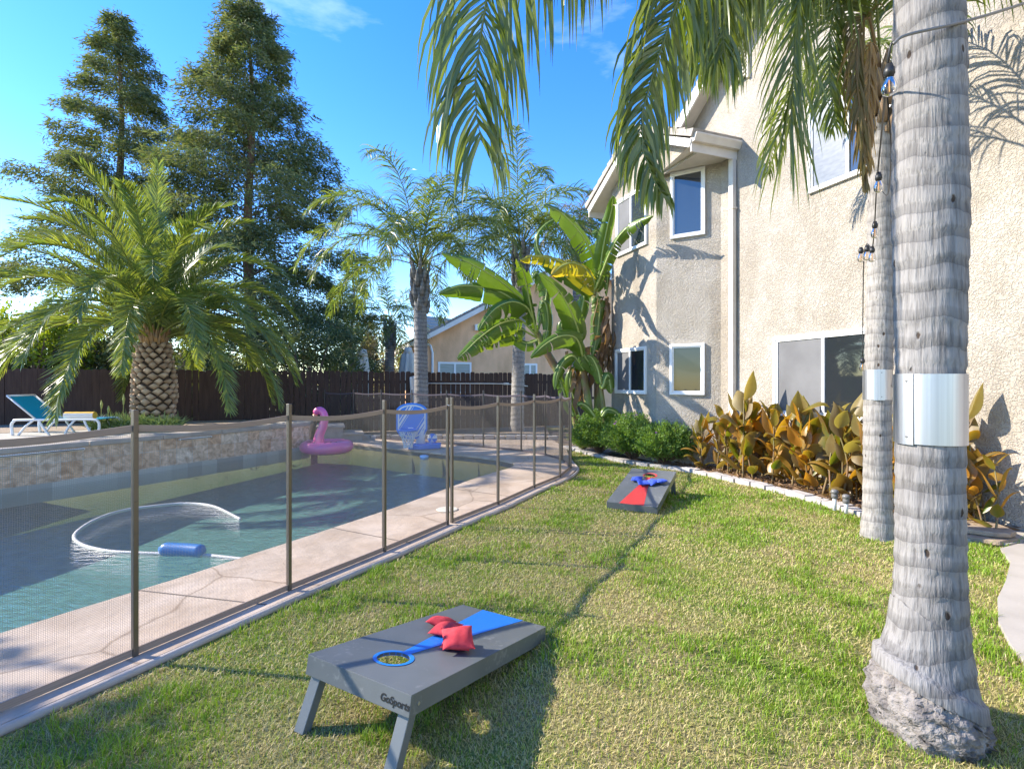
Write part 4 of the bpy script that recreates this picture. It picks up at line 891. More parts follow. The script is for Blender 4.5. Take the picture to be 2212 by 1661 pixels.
# ------------------------------------------------------------------ string light and cable
sl = thing('string_light', 'black string light with clear bulbs draped between the two near palm trunks', 'string light', (1.6, 2.15, 3))
M['bulb'] = bpy.data.materials.new('clear_bulb_glass'); M['bulb'].use_nodes = True
_t = M['bulb'].node_tree; _t.nodes.clear(); _o = N(_t, 'ShaderNodeOutputMaterial'); _g = N(_t, 'ShaderNodeBsdfGlossy'); _g.inputs[1].default_value = .05; _tr = N(_t, 'ShaderNodeBsdfTransparent'); _tr.inputs[0].default_value = (.93, .90, .86, 1)
_lw = N(_t, 'ShaderNodeFresnel'); _lw.inputs[0].default_value = 1.45; _m = N(_t, 'ShaderNodeMixShader'); _t.links.new(_lw.outputs[0], _m.inputs[0]); _t.links.new(_tr.outputs[0], _m.inputs[1]); _t.links.new(_g.outputs[0], _m.inputs[2]); _t.links.new(_m.outputs[0], _o.inputs[0])
M['filament'] = material('amber_filament', (.75, .38, .12), .4)
cordpts = [at(1935, 88, 2.10), at(1924, 100, 2.10), at(1917, 150, 2.15), at(1912, 210, 2.35), at(1903, 300, 2.9), at(1896, 375, 3.3), at(1892, 430, 3.7), at(1889, 490, 4.0), at(1884, 535, 4.3), at(1872, 528, 4.5), at(1866, 560, 4.7), at(1864, 680, 4.85), at(1863, 770, 4.88)]
m = MB(); m.tube(crom(cordpts, 70), .0045, 6); par(m.obj('cord', M['black'], smooth=True), sl)
m = MB(); m.tube(crom([at(1917, 210, 2.3), at(1925, 330, 2.6), at(1918, 420, 3.2), at(1903, 410, 3.5)], 20), .003, 5); par(m.obj('guy_wire', M['black']), sl)
def bulb(p, sc):
    m = MB(); m.lathe([(.004, .0), (.012, -.002), (.016, -.018), (.019, -.02), (.021, -.045), (.017, -.048), (.017, -.055)], p, 14); so_ = par(m.obj('socket', M['black'], smooth=True), sl)
    m = MB(); m.lathe([(.013, -.055), (.017, -.065), (.026, -.090), (.0285, -.108), (.024, -.124), (.012, -.133), (.001, -.135)], p, 16); b_ = m.obj('bulb', M['bulb'], smooth=True); b_.parent = so_; 
    m = MB(); m.tube([Vector(p) + Vector((0, 0, -.065)), Vector(p) + Vector((.002, 0, -.118))], .0025, 5); f_ = m.obj('filament', M['filament']); f_.parent = so_
for vx, vy, D in ((1921, 138, 2.13), (1898, 372, 3.3), (1890, 478, 4.0), (1884, 532, 4.3), (1873, 530, 4.45), (1860, 534, 4.55), (1863, 772, 4.88)): bulb(at(vx, vy, D), 1)
m = MB(); m.tube(crom([at(1930, 95, 2.09), at(1960, 76, 2.085), at(2080, 48, 2.12), at(2212, 8, 2.3), at(2400, -60, 2.6), at(2900, -240, 3.6)], 40), .0065, 8)
tag(m.obj('support_cable', M['grey'], smooth=True), 'grey cable running from the near palm trunk to the upper right', 'cable')

# ------------------------------------------------------------------ edging stones
eb = [(1.20, 12.15), (1.38, 11.9), (1.75, 10.8), (2.05, 10.15), (2.40, 9.6), (3.03, 8.92), (3.5, 7.9), (3.85, 6.9), (4.06, 5.9), (4.12, 5.35)]
ec = crom([(a, b, 0) for a, b in eb], 400); cum = np.concatenate([[0], np.cumsum(np.linalg.norm(np.diff(ec, axis=0), axis=1))]); s = 0.0; k = 0
estones = []
while s < cum[-1] - .3:
    ln = random.uniform(.27, .36); p = np.array([np.interp(s + ln / 2, cum, ec[:, i]) for i in range(2)]); q_ = np.array([np.interp(min(s + ln / 2 + .05, cum[-1]), cum, ec[:, i]) for i in range(2)]); rz = math.atan2(*(q_ - p)[::-1]) + random.uniform(-.05, .05)
    m = MB(); hh = random.uniform(.055, .075); w_ = random.uniform(.16, .20)
    pl = [(-ln / 2 + .006, -w_ / 2), (ln / 2 - .006 - random.uniform(0, .02), -w_ / 2 + random.uniform(-.01, .01)), (ln / 2 - .006, w_ / 2), (-ln / 2 + .006 + random.uniform(0, .02), w_ / 2 + random.uniform(-.015, .01))]
    m.prism(pl, -.03, hh); o = m.obj('edging_stone', M['stone'], bevel=.008); o.location = (p[0], p[1], 0); o.rotation_euler = (random.uniform(-.03, .03), random.uniform(-.02, .02), rz)
    tag(o, 'pale flat edging stone in the row between the lawn and the canna bed', 'edging stone', 'edging stones along the planting bed'); s += ln; k += 1
# stones behind the rear deck
for i in range(26):
    f = i / 25; p = Vector((-6.0, 14.02)).lerp(Vector((1.1, 13.66)), f); m = MB(); m.prism([(-.13, -.07), (.13, -.06), (.12, .08), (-.125, .07)], -.02, .14 + random.uniform(-.01, .02)); o = m.obj('edging_stone', M['stone'], bevel=.015)
    o.location = (p.x, p.y, 0); o.rotation_euler = (0, 0, -.05 + random.uniform(-.1, .1)); tag(o, 'grey edging stone in the low row behind the far pool deck', 'edging stone', 'edging stones behind the far deck')
# flagstone stack near the wall
fs_ = thing('flagstone_stack', 'stack of pale rounded flagstones on the ground behind the near palm', 'stone stack', (4.62, 5.02, 0))
for i, (dx, dy, r) in enumerate(((0, 0, .30), (.05, .04, .27))):
    m = MB(); m.prism([(4.62 + dx + r * (1 + random.uniform(-.16, .10)) * math.cos(2 * math.pi * k / 14), 5.02 + dy + r * random.uniform(.8, 1.05) * math.sin(2 * math.pi * k / 14)) for k in range(14)], .012 + i * .052, .06 + i * .052); par(m.obj('flagstone', M['dirt'], bevel=.012), fs_)

# ------------------------------------------------------------------ pool toys
M['pink'] = material('pink_vinyl', (.88, .16, .40), .28, spec=.6, coat=.3)
M['toy_blue'] = material('blue_plastic', (.04, .24, .75), .4)
M['toy_white'] = material('white_plastic', (.75, .76, .78), .4)
fl = thing('pool_float', 'pink inflatable flamingo ring floating at the far end of the pool', 'pool float', (-4.42, 12.1, WZ))
fc = Vector((-4.42, 12.1, WZ + .13))
m = MB(); ring = []; n1, n2_ = 48, 18; V = []
for i in range(n1):
    a = 2 * math.pi * i / n1; rt = .155 * (1 + .02 * (i % 2))
    for j in range(n2_):
        b = 2 * math.pi * j / n2_; R_ = .43 + rt * math.cos(b); V.append((fc.x + R_ * math.cos(a) * 1.05, fc.y + R_ * math.sin(a), fc.z + rt * .95 * math.sin(b)))
idx = np.arange(n1 * n2_).reshape(n1, n2_); r1 = np.roll(idx, -1, 0); Fq = np.stack([idx, r1, np.roll(r1, -1, 1), np.roll(idx, -1, 1)], -1).reshape(-1, 4)
par(amesh('ring', V, Fq, M['pink'], smooth=True), fl)
nk = [at(688, 957, 11.9), at(690, 940, 11.9), at(698, 920, 11.9), at(701, 900, 11.9), at(695, 888, 11.9), at(686, 887, 11.9), at(681, 895, 11.9)]
m = MB(); m.tube(crom(nk, 26), list(np.interp(np.linspace(0, 1, 26), [0, .2, .6, .8, .95, 1], [.13, .105, .085, .085, .075, .04])), 14); par(m.obj('neck', M['pink'], smooth=True), fl)
m = MB(); m.tube([at(681, 895, 11.9), at(679.5, 903, 11.9), at(680, 910, 11.9)], [.055, .05, .03], 12); par(m.obj('beak', material('peach_vinyl', (.85, .38, .22), .3), smooth=True), fl)
m = MB(); m.tube([at(680, 909, 11.9), at(681, 915, 11.9), at(682.5, 919, 11.9)], [.032, .028, .006], 10); par(m.obj('beak_tip', M['black'], smooth=True), fl)
m = MB()
for sx in (-1, 1):       # wing line prints
    pts = []
    for k in range(9): aa = -math.pi / 2 + sx * (.25 + k * .085); rr = .43 + .06 * math.cos(k * 1.9); pts.append((fc.x + rr * math.cos(aa), fc.y + rr * math.sin(aa), fc.z + .1505 - .01 * (math.cos(k * 1.9)) ** 2))
    m.tube(pts, .006, 5)
par(m.obj('wing_print', M['black']), fl)

# basketball hoop
hb = gnd(910, 971, .035); hoop = thing('basketball_hoop', 'blue and white poolside basketball hoop with net on the far deck', 'basketball hoop', (hb.x, hb.y + .25, .035))
bc = Vector((hb.x + .02, hb.y + .22, .035)); rot = .25
M3 = lambda a: Matrix.Rotation(a, 3, 'Z')
m = MB(); base = [(-.33, -.22), (-.05, -.30), (.14, -.2), (.38, -.02), (.38, .2), (-.1, .25), (-.3, .1)]
m.prism([(bc.x + x, bc.y + y) for x, y in base], .037, .15); par(m.obj('base', M['toy_blue'], bevel=.02), hoop)
m = MB(); m.tube([bc + Vector((-.08, 0, .11)), bc + Vector((-.07, 0, .25)), bc + Vector((-.02, 0, .42))], [.12, .09, .085], 12); par(m.obj('support', M['toy_white'], smooth=True), hoop)
BCn = at(889.5, 908, hb.y + .12)
def bb(x, z, y=0): return BCn + M3(.12) @ Vector((x, y, z))
def outline(sx, sz, n=10):
    pts = []
    for k in range(n + 1): a = math.pi * (1 - k / n); pts.append((sx * (math.cos(a)) , .22 * sz + .18 * sz * math.sin(a) + .0))
    pts += [(sx, -.22 * sz), (sx * .75, -.36 * sz), (sx * .3, -.43 * sz), (-sx * .3, -.43 * sz), (-sx * .75, -.36 * sz), (-sx, -.22 * sz)]
    return pts
def plate(o1, y0, y1):
    n = len(o1); V = [bb(x, z, y0) for x, z in o1] + [bb(x, z, y1) for x, z in o1]
    return V, [tuple(range(n))[::-1], tuple(range(n, 2 * n))] + [(i, (i + 1) % n, (i + 1) % n + n, i + n) for i in range(n)]
o1 = outline(.355, 1.0); m = MB(); m.add(*plate(o1, 0, .045)); bbo = par(m.obj('backboard', M['toy_blue'], bevel=.012), hoop)
o2 = outline(.315, .90); o3 = outline(.285, .82); n = len(o2); m = MB()
V = [bb(x, z, -.003) for x, z in o2] + [bb(x, z, -.003) for x, z in o3]; m.add(V, [(i, (i + 1) % n, (i + 1) % n + n, i + n) for i in range(n)])
def clipstripe(x0, w_, kx=.62, zlo=-.33, zhi=.36):
    P_ = []
    for z in np.linspace(zlo, zhi, 30):
        xa = x0 + (z - zlo) * kx; xb = xa + w_
        lim = .285 if z < .16 else .285 * math.sqrt(max(0, 1 - ((z - .18) / .17) ** 2)) if z > .18 else .285
        if z < -.18: lim = .285 - (-.18 - z) * .6
        xa = max(-lim, min(lim, xa)); xb = max(-lim, min(lim, xb)); P_.append((xa, xb, z))
    for (a, b, z), (c_, d_, z2) in zip(P_[:-1], P_[1:]):
        if b - a > .002 or d_ - c_ > .002: m.add([bb(a, z, -.004), bb(b, z, -.004), bb(d_, z2, -.004), bb(c_, z2, -.004)], [(0, 1, 2, 3)])
for x0, w_ in ((-.50, .03), (-.44, .05), (-.36, .012), (.02, .012), (.08, .045), (.15, .03)): clipstripe(x0, w_)
par(m.obj('board_stripes', M['toy_white']), hoop)
rc = bb(-.06, -.20, -.27); m = MB(); m.tube([(rc.x + .20 * math.cos(a), rc.y + .20 * math.sin(a), rc.z) for a in np.linspace(0, 2 * math.pi, 33)], .022, 8, cap=False); par(m.obj('rim', M['toy_blue'], smooth=True), hoop)
m = MB(); m.beam(bb(-.02, -.20, -.08), bb(-.02, -.23, 0), .12, .09); par(m.obj('rim_bracket', M['toy_white']), hoop)
m = MB(); nn = 12
rings_ = [(.20, 0), (.18, -.08), (.15, -.16), (.12, -.24), (.10, -.32), (.095, -.40)]
for a in range(nn):
    for i in range(len(rings_) - 1):
        r0, z0 = rings_[i]; r1_, z1 = rings_[i + 1]
        for sg in (-1, 1):
            a0 = 2 * math.pi * (a + .5 * (i % 2)) / nn; a1 = a0 + sg * math.pi / nn; m.tube([(rc.x + r0 * math.cos(a0), rc.y + r0 * math.sin(a0), rc.z + z0), (rc.x + r1_ * math.cos(a1), rc.y + r1_ * math.sin(a1), rc.z + z1)], .010, 4, cap=False)
par(m.obj('net', M['toy_white']), hoop)
# ball
ball = thing('ball', 'blue and white panelled ball behind the basketball hoop post', 'ball', (bc.x + .17, bc.y + .2, .25))
for k in range(6):
    V = []; 
    for i in range(9):
        for j in range(7):
            th = math.pi * i / 8; ph = 2 * math.pi * (k + j / 6) / 6; V.append((.115 * math.sin(th) * math.cos(ph), .115 * math.cos(th), .115 * math.sin(th) * math.sin(ph)))
    idx = np.arange(63).reshape(9, 7); Fq = np.stack([idx[:-1, :-1], idx[1:, :-1], idx[1:, 1:], idx[:-1, 1:]], -1).reshape(-1, 4)
    amesh('ball_panel', V, Fq, M['toy_blue' if k % 2 else 'toy_white'], ball, smooth=True)
# chlorine floater
p = gnd(917, 988, WZ); m = MB(); m.lathe([(.001, -.04), (.09, -.04), (.10, .0), (.105, .03), (.09, .05), (.03, .06), (.001, .06)], (p.x, p.y, WZ), 24)
tag(m.obj('chlorine_floater', material('pale_blue_plastic', (.35, .62, .88), .4), smooth=True), 'small pale blue chlorine floater on the water below the hoop', 'pool floater')
# cleaner hose
hp_ = [(520, 1120), (460, 1092), (400, 1086), (330, 1092), (260, 1102), (200, 1124), (162, 1152), (172, 1172), (225, 1187), (290, 1192), (350, 1194), (440, 1197), (500, 1203), (545, 1208)]
hw = [gnd(a, b, WZ) for a, b in hp_]; hs2 = thing('pool_hose', 'white ribbed cleaner hose looping on the pool water with a blue float', 'hose', tuple(hw[7]))
cc = crom([h + Vector((0, 0, -.010)) for h in hw], 420); m = MB(); m.tube(cc, [.017 + (.003 if i % 2 else 0) for i in range(420)], 8); par(m.obj('hose', material('white_hose_plastic', (.50, .49, .46), .5), smooth=True), hs2)
pf = [gnd(a, b, WZ) for a, b in ((345, 1193), (365, 1193), (400, 1194), (430, 1196), (440, 1197))]
m = MB(); m.tube([q_ + Vector((0, 0, .03)) for q_ in crom(pf, 16)], list(np.interp(np.linspace(0, 1, 16), [0, .15, .8, 1], [.03, .065, .06, .03])), 12); par(m.obj('float', material('blue_float_plastic', (.03, .16, .40), .35), smooth=True), hs2)
# pool cleaner on the bottom
p = gnd(500, 1128, -1.0); m = MB(); p = Vector((-2.6, 5.35, -1.05)); m.box(p, (.3, .25, .12), .4); m.lathe([(.12, 0), (.10, .08), (.03, .12)], p, 12)

# ------------------------------------------------------------------ lounge chair and towel
M['sling'] = material('turquoise_sling', (.0, .38, .56), .6, (.0, .34, .51), nscale=60, spec=.3)
def lounger():
    z = TZ - .03
    F1 = at(25, 941, (CZ - z) * F_ / (941 - H_)); F2 = at(190, 936, 9.65)
    ax = Vector((F2.x - F1.x, F2.y - F1.y, 0)); ax = Vector((1, .08, 0)).normalized(); pr_ = Vector((-ax.y, ax.x, 0))
    t = thing('lounge_chair', 'white framed sun lounger with raised turquoise back on the terrace', 'sun lounger', (F1.x, F1.y, z))
    O = Vector((F1.x, F1.y, z)); P = lambda a, b, h: O + ax * a + pr_ * b + Vector((0, 0, h))
    L_, Wd, sh = 1.58, .62, .30
    for b in (0, Wd):
        m = MB(); pts = [P(.02, b, 0), P(.0, b, .2), P(.04, b, sh - .03), P(.12, b, sh), P(.8, b, sh + .0), P(L_ - .12, b, sh), P(L_ - .03, b, sh - .03), P(L_, b, .2), P(L_ - .01, b, 0)]
        m.tube(crom(pts, 36), .024, 8); par(m.obj('side_rail', M['toy_white'], smooth=True), t)
        for x0, x1 in ((.12, .4), (.68, .48), (.95, 1.15), (L_ - .12, L_ - .28)):
            m = MB(); m.tube(crom([P(x1 if x0 > x1 else x0 + .0, b, 0 if x0 < x1 else sh), P((x0 + x1) / 2 - .02, b, sh * .55), P(x0 if x0 > x1 else x1, b, sh if x0 < x1 else 0)], 8), .02, 6); par(m.obj('leg', M['toy_white'], smooth=True), t)
    m = MB(); V = [P(.35, .03, sh + .005), P(L_ - .08, .03, sh + .005), P(L_ - .08, Wd - .03, sh + .005), P(.35, Wd - .03, sh + .005)]; V += [v - Vector((0, 0, .012)) for v in V]
    m.add(V, [(0, 1, 2, 3), (7, 6, 5, 4), (0, 4, 5, 1), (2, 6, 7, 3)]); par(m.obj('seat_sling', M['sling']), t)
    bt = P(.0, 0, 0) + ax * (-.08) + Vector((0, 0, .76)); bb_ = P(.42, 0, sh + .02)
    m = MB(); dn = (bt - bb_).normalized(); nv = pr_.cross(dn)
    V = [bb_ + pr_ * .03, bb_ + pr_ * (Wd - .03), bt + pr_ * (Wd - .03), bt + pr_ * .03]; V += [v - nv * .012 for v in V]; m.add(V, [(0, 1, 2, 3), (7, 6, 5, 4), (0, 4, 5, 1), (2, 6, 7, 3)]); par(m.obj('back_sling', M['sling']), t)
    m = MB(); m.tube([bt + pr_ * 0, bt + pr_ * Wd], .02, 8)
    for b in (.0, Wd): m.tube([bb_ + pr_ * b, bt + pr_ * b], .016, 8)
    par(m.obj('back_frame', M['toy_white'], smooth=True), t)
    # rolled towel, striped yellow and white
    tl = thing('rolled_towel', 'rolled yellow and white striped towel on the foot of the sun lounger', 'towel', tuple(P(1.05, .25, sh)))
    c0 = P(.88, .12, sh + .075); c1_ = P(1.42, .12, sh + .075); n = 36; r = .07
    for nm, a0, a1, mt in (('yellow_stripe', .15, .47, 'tw_y'), ('white_stripe', .47, 1.15, 'tw_w')):
        V = []; K = 14
        for e in np.linspace(0, 1, 9):
            pc = c0.lerp(c1_, e)
            for k in range(K + 1): a = 2 * math.pi * (a0 + (a1 - a0) * k / K) - .5; rr = r * (1 + .02 * math.sin(e * 20)); V.append(pc + (-pr_ * math.cos(a) * -1 + Vector((0, 0, math.sin(a)))) * rr if 0 else pc + pr_ * math.cos(a) * rr + Vector((0, 0, 1)) * math.sin(a) * rr)
        idx = np.arange(9 * (K + 1)).reshape(9, K + 1); Fq = np.stack([idx[:-1, :-1], idx[:-1, 1:], idx[1:, 1:], idx[1:, :-1]], -1).reshape(-1, 4); par(amesh(nm, V, Fq, M[mt], smooth=True), tl)
    m = MB()
    sp = []
    for k in range(60): a = k * .42; rr = r * (1 - k / 66); sp.append(c0 - ax * .003 + pr_ * math.cos(a) * rr + Vector((0, 0, math.sin(a) * rr)))
    m.tube(sp, .0045, 4); m.tube([c0, c0 + ax * .004], r * .97, 24); m.tube([c1_ - ax * .004, c1_], r * .97, 24); par(m.obj('towel_end', M['tw_y']), tl)
M['tw_y'] = material('yellow_towel', (.70, .42, .05), .9, bump=.4, bscale=120); M['tw_w'] = material('white_towel', (.72, .70, .68), .9, bump=.4, bscale=120)
lounger()

# ------------------------------------------------------------------ date palm
def date_palm():
    D = 11.3; b = at(333, 920, D); z0 = TZ - .03; c = Vector((b.x, b.y, z0)); top = 2.45
    t = thing('date_palm', 'stout date palm with pineapple shaped scaly trunk on the terrace', 'palm tree', tuple(c))
    pr = lambda f: np.interp(f, [0, .15, .4, .62, .8, 1], [.34, .365, .385, .365, .30, .24])
    m = MB(); m.lathe([(pr(f) - .03, f * (top - z0)) for f in np.linspace(0, 1, 14)], c, 24); par(m.obj('trunk_core', material('fibre_core', (.09, .06, .04), .95)), t)
    V = []; Fs = []; R = []; rows = 17
    for i in range(rows):
        f = (i + .3) / rows; nper = 11
        for k in range(nper):
            a = 2 * math.pi * (k + .5 * (i % 2) + .35 * i / rows) / nper + rs.normal(0, .035); r = pr(f); z = z0 + f * (top - z0) + rs.normal(0, .008)
            w = 2 * math.pi * r / nper * .52 * rs.uniform(.85, 1.1); h = (top - z0) / rows * .85 * rs.uniform(.85, 1.15); o = np.array([math.cos(a), math.sin(a), 0]); tt = np.array([-math.sin(a), math.cos(a), 0]); up = np.array([0, 0, 1.])
            P = np.array([c.x, c.y, z]) + o * r
            out = .058 * rs.uniform(.6, 1.5) * (1 if f < .75 else 1.5)
            vs = [P - tt * w - o * .01, P - up * h * .8 + o * out * .25, P + tt * w - o * .01, P + up * h * .75 - o * .02,
                  P - tt * w * .6 + up * h * .35 + o * out * .9, P - up * h * .10 + o * out * 1.1, P + tt * w * .6 + up * h * .35 + o * out * .9, P + up * h * .8 + o * out]
            b_ = len(V); V += vs; Fs += [[b_ + q for q in fcs] for fcs in ((0, 1, 5, 4), (1, 2, 6, 5), (2, 3, 7, 6), (3, 0, 4, 7), (4, 5, 6, 7))]; R += [.9, .9, .9, .9] + [rs.uniform(0, .55)] * 4
    par(amesh('trunk', np.array(V), np.array(Fs), material('cut_leaf_bases', (.66, .48, .32), .85, (.22, .12, .06), rnd=True), rnd=R), t)
    m = MB()
    for i in range(40):
        a = i * 2.399; z = top - .10 + .006 * i; p = Vector((c.x + .20 * math.cos(a), c.y + .20 * math.sin(a), z)); q_ = p + Vector((.10 * math.cos(a), .10 * math.sin(a), .28)); m.tube([p, (p + q_) / 2, q_], [.05, .035, .012], 5)
    par(m.obj('cut_stalks', material('orange_stalks', (.50, .27, .10), .8, (.3, .2, .12), nscale=12)), t)
    cr = (c.x, c.y, top + .05)
    n = 54
    for i in range(n):
        az = i * 2.39996; f = (i + .5) / n; el = math.radians(86 - 63 * f ** .9 + rs.normal(0, 3)); ln = 3.75 * rs.uniform(.92, 1.06) * (1.0 if f > .2 else .93)
        b0 = (cr[0] + .12 * f * math.sin(az), cr[1] + .12 * f * math.cos(az), cr[2] + .15 * (1 - f))
        frond(arch(b0, az, el, ln, (.85 + .72 * f) * rs.uniform(.85, 1.12), n=10), M['date'], t, nl=150, L=.52, w=.024, ang=40, droop=.16, lift=.22, t0=.12, seg=3, jit=.05, rad=.022, tip=.4, base=.35)
    return c
dc = date_palm()
# strap-leaved clump round its foot
def strap_clump(c, rx, ry, n, h, label, cat, mat):
    a = rs.uniform(0, 2 * math.pi, n); r = np.sqrt(rs.uniform(0, 1, n)); P = np.stack([c[0] + rx * r * np.cos(a), c[1] + ry * r * np.sin(a), np.full(n, c[2])], 1)
    d = unit(np.stack([rs.normal(0, .4, n), rs.normal(0, .4, n), np.ones(n)], 1)); seg = 3; L_ = h * rs.uniform(.6, 1.15, n); pts = [P]; dd = d
    V = np.zeros((n, 4, 2, 3)); wv = [.02, .022, .015, .001]
    for i in range(4):
        Wd = unit(np.cross(dd, rs.normal(0, 1, (n, 3)))) * wv[i] * .6 if i == 0 else Wd0 * wv[i] / wv[0]
        if i == 0: Wd0 = Wd
        V[:, i, 0] = P - Wd; V[:, i, 1] = P + Wd; P = P + dd * (L_ / 3)[:, None]; dd = unit(dd + np.array([0, 0, -.25]) + np.stack([d[:, 0], d[:, 1], 0 * d[:, 0]], 1) * .5)
    idx = np.arange(n * 8).reshape(n, 4, 2); F = np.stack([idx[:, :-1, 0], idx[:, :-1, 1], idx[:, 1:, 1], idx[:, 1:, 0]], -1).reshape(-1, 4)
    o = amesh('strap_leaf_clump', V.reshape(-1, 3), F, mat, rnd=np.repeat(rs.uniform(0, 1, n), 8)); return tag(o, label, cat)
strap_clump((dc.x - .25, dc.y - .62, TZ - .03), .62, .35, 900, .42, 'pale green strappy clump at the left foot of the date palm', 'plant', M['agave'])
strap_clump((dc.x + .55, dc.y - .55, TZ - .03), .40, .32, 500, .40, 'grey green strappy clump at the right foot of the date palm', 'plant', M['agave'])
ls = thing('flower_spike', 'pair of thin seed spikes rising from the strappy clump', 'flower spike', (dc.x - .8, dc.y - .5, TZ))
m = MB()
for dx, h in ((-.75, .62), (-.6, .5), (-.28, .75)):
    p = Vector((dc.x + dx, dc.y - .55, TZ)); m.tube([p, p + Vector((.02, 0, h * .75))], .006, 5); m.tube([p + Vector((.02, 0, h * .7)), p + Vector((.025, 0, h * .85)), p + Vector((.02, 0, h))], [.012, .028, .006], 6)
par(m.obj('spike', material('yellow_spike', (.42, .42, .12), .7)), ls)

# ------------------------------------------------------------------ far palms
def queen_palm(D, vx, ybase, ycrown, label, R0=.17, n=16, ln=2.9, mat='queen_far', seedaz=0, L_=.5, elr=(20, 85), z_base=0, grav=1.5, nl=46, w=.022, lean=0, bark='palm_trunk'):
    b = at(vx, ybase, D); top = at(vx + lean, ycrown, D); c = (b.x, b.y)
    t = thing('palm_tree', label, 'palm tree', (b.x, b.y, z_base))
    H = top.z - .1; dx = top.x - b.x
    prof_ = [(z_base - .05, R0 * 1.25, 0, 0), (z_base + .3, R0 * 1.03, 0, 0), (H * .5, R0, dx * .5, 0), (H * .78, R0 * .95, dx * .8, 0), (H - .02, R0 * .9, dx, 0)]
    ring_trunk('trunk', c, prof_, M[bark], t, n=20, rings=.16, amp=.08)
    m = MB()
    for i in range(26):
        a = i * 2.4; z = H - 1.25 + i * .052; p = Vector((top.x + R0 * .9 * math.cos(a), top.y + R0 * .9 * math.sin(a), z)); q_ = p + Vector((.10 * math.cos(a), .10 * math.sin(a), .45)); m.tube([p, (p + q_) / 2 + Vector((.03 * math.cos(a), .03 * math.sin(a), 0)), q_], [.075, .06, .015], 6)
    par(m.obj('leaf_bases', M['palm_trunk'], smooth=True), t)
    cr = (top.x, top.y, top.z)
    for i in range(n):
        az = seedaz + i * 2.39996; f = (i + .5) / n; el = math.radians(elr[1] - (elr[1] - elr[0]) * f + rs.normal(0, 4))
        frond(arch(cr, az, el, ln * rs.uniform(.88, 1.1), grav * rs.uniform(.85, 1.15), n=9, wob=.02), M[mat], t, nl=nl, L=L_, w=w, ang=32, droop=.75, lift=.1, t0=.22, seg=4, jit=.14, rad=.018, tip=.35, plume=.35)
    return t
queen_palm(14.9, 911, 925, 578, 'queen palm with shaggy trunk top behind the basketball hoop', n=24, ln=4.1, elr=(30, 78), R0=.20, z_base=.1, L_=.72, grav=1.5, lean=-4, w=.026, nl=76)
queen_palm(15.4, 1117, 925, 540, 'queen palm with sunlit trunk left of the banana plants', n=24, ln=3.6, elr=(22, 78), R0=.19, z_base=.1, L_=.68, seedaz=1.1, lean=8, bark='palm_trunk_pale', w=.026, nl=72)
queen_palm(19.5, 1248, 850, 490, 'brownish palm crown between the banana plants and the bay roof', n=18, ln=2.6, elr=(-5, 70), R0=.2, L_=.55, seedaz=.4, mat='queen_dry', grav=1.9)
queen_palm(26, 842, 840, 700, 'distant palm above the fence left of the shaggy queen palm', n=20, ln=3.6, elr=(-10, 80), R0=.25, L_=.75, seedaz=.9, grav=1.5, w=.035)

# ------------------------------------------------------------------ conifers and other trees
def conifer(base, H, R, label, nb=95, mat='redwood', dens=1.0, shape=.75, z0=1.2, lf=(.26, .048), top_sparse=True, seed=1, tr=.32):
    global rs
    keep = rs; rs = np.random.RandomState(seed); random.seed(seed)
    t = thing('conifer', label, 'tree', tuple(base)); bx, by, bz = base
    m = MB(); trunkpts = [(bx + .12 * math.sin(k * .9), by, bz + H * k / 12) for k in range(13)]; m.tube(trunkpts, [tr * (1 - k / 12.3) + .02 for k in range(13)], 10)
    parts = []
    for i in range(nb):
        f = (i + .5) / nb; z = bz + z0 + (H - z0) * f ** .92; az = i * 2.39996 + rs.normal(0, .3)
        ln = R * (1 - f) ** shape * rs.uniform(.62, 1.15) + .25; el = math.radians(rs.uniform(5, 28) + 22 * f)
        q = arch((bx, by, z), az, el, ln, .55 + .3 * rs.rand(), n=7, wob=.05); m.tube(q, [max(.006, .06 * (1 - f) * (1 - k / 8)) for k in range(8)], 5)
        C = crom(q, 40); k_ = int(dens * (40 + 190 * ln / R * (1 - .35 * f)))
        # sub-branches left and right of the limb carrying hanging sprays
        tt = np.sqrt(rs.uniform(.03, 1, k_)); P0 = np.stack([np.interp(tt, np.linspace(0, 1, 40), C[:, a]) for a in range(3)], 1)
        dirb = np.array([math.sin(az), math.cos(az), 0]); sd_ = np.array([dirb[1], -dirb[0], 0]); lat = rs.normal(0, 1, k_) * (.10 + .20 * ln * (1 - .55 * tt)) * .9
        cl = rs.normal(0, .06, (k_, 3)); P = P0 + sd_ * lat[:, None] + dirb * (np.abs(lat) * .35)[:, None] + cl; P[:, 2] -= np.abs(lat) * .28 + np.abs(rs.normal(0, .26, k_))
        for rep in range(5):
            d = dirb * rs.uniform(.1, 1.0, (k_, 1)) + sd_ * (np.sign(lat) * rs.uniform(0, 1.0, k_))[:, None] + np.array([0, 0, -.35]) + rs.normal(0, .35, (k_, 3))
            parts.append(leafquads(P + rs.normal(0, .10, (k_, 3)), d, lf[0] * rs.uniform(.5, 1.2, k_), lf[1] * rs.uniform(.7, 1.3, k_)))
    # leader tuft
    k_ = 60; zz = rs.uniform(H * .93, H * 1.01, k_); parts.append(leafquads(np.stack([bx + rs.normal(0, .12, k_), by + rs.normal(0, .12, k_), bz + zz], 1), np.stack([rs.normal(0, .5, k_), rs.normal(0, .5, k_), rs.uniform(.2, 1, k_)], 1), .28, .05))
    par(m.obj('trunk', M['bark_conifer'], smooth=True), t); V, F, Rr = merge(parts); par(amesh('crown', V, F, M[mat], rnd=Rr), t)
    rs = keep; return t
GZ = .1
b = at(258, 800, 24.5); conifer((b.x, b.y, GZ), 19.2, 6.0, 'left tall redwood with open drooping branches behind the fence', nb=105, seed=11, shape=.78, dens=1.7, z0=.4)
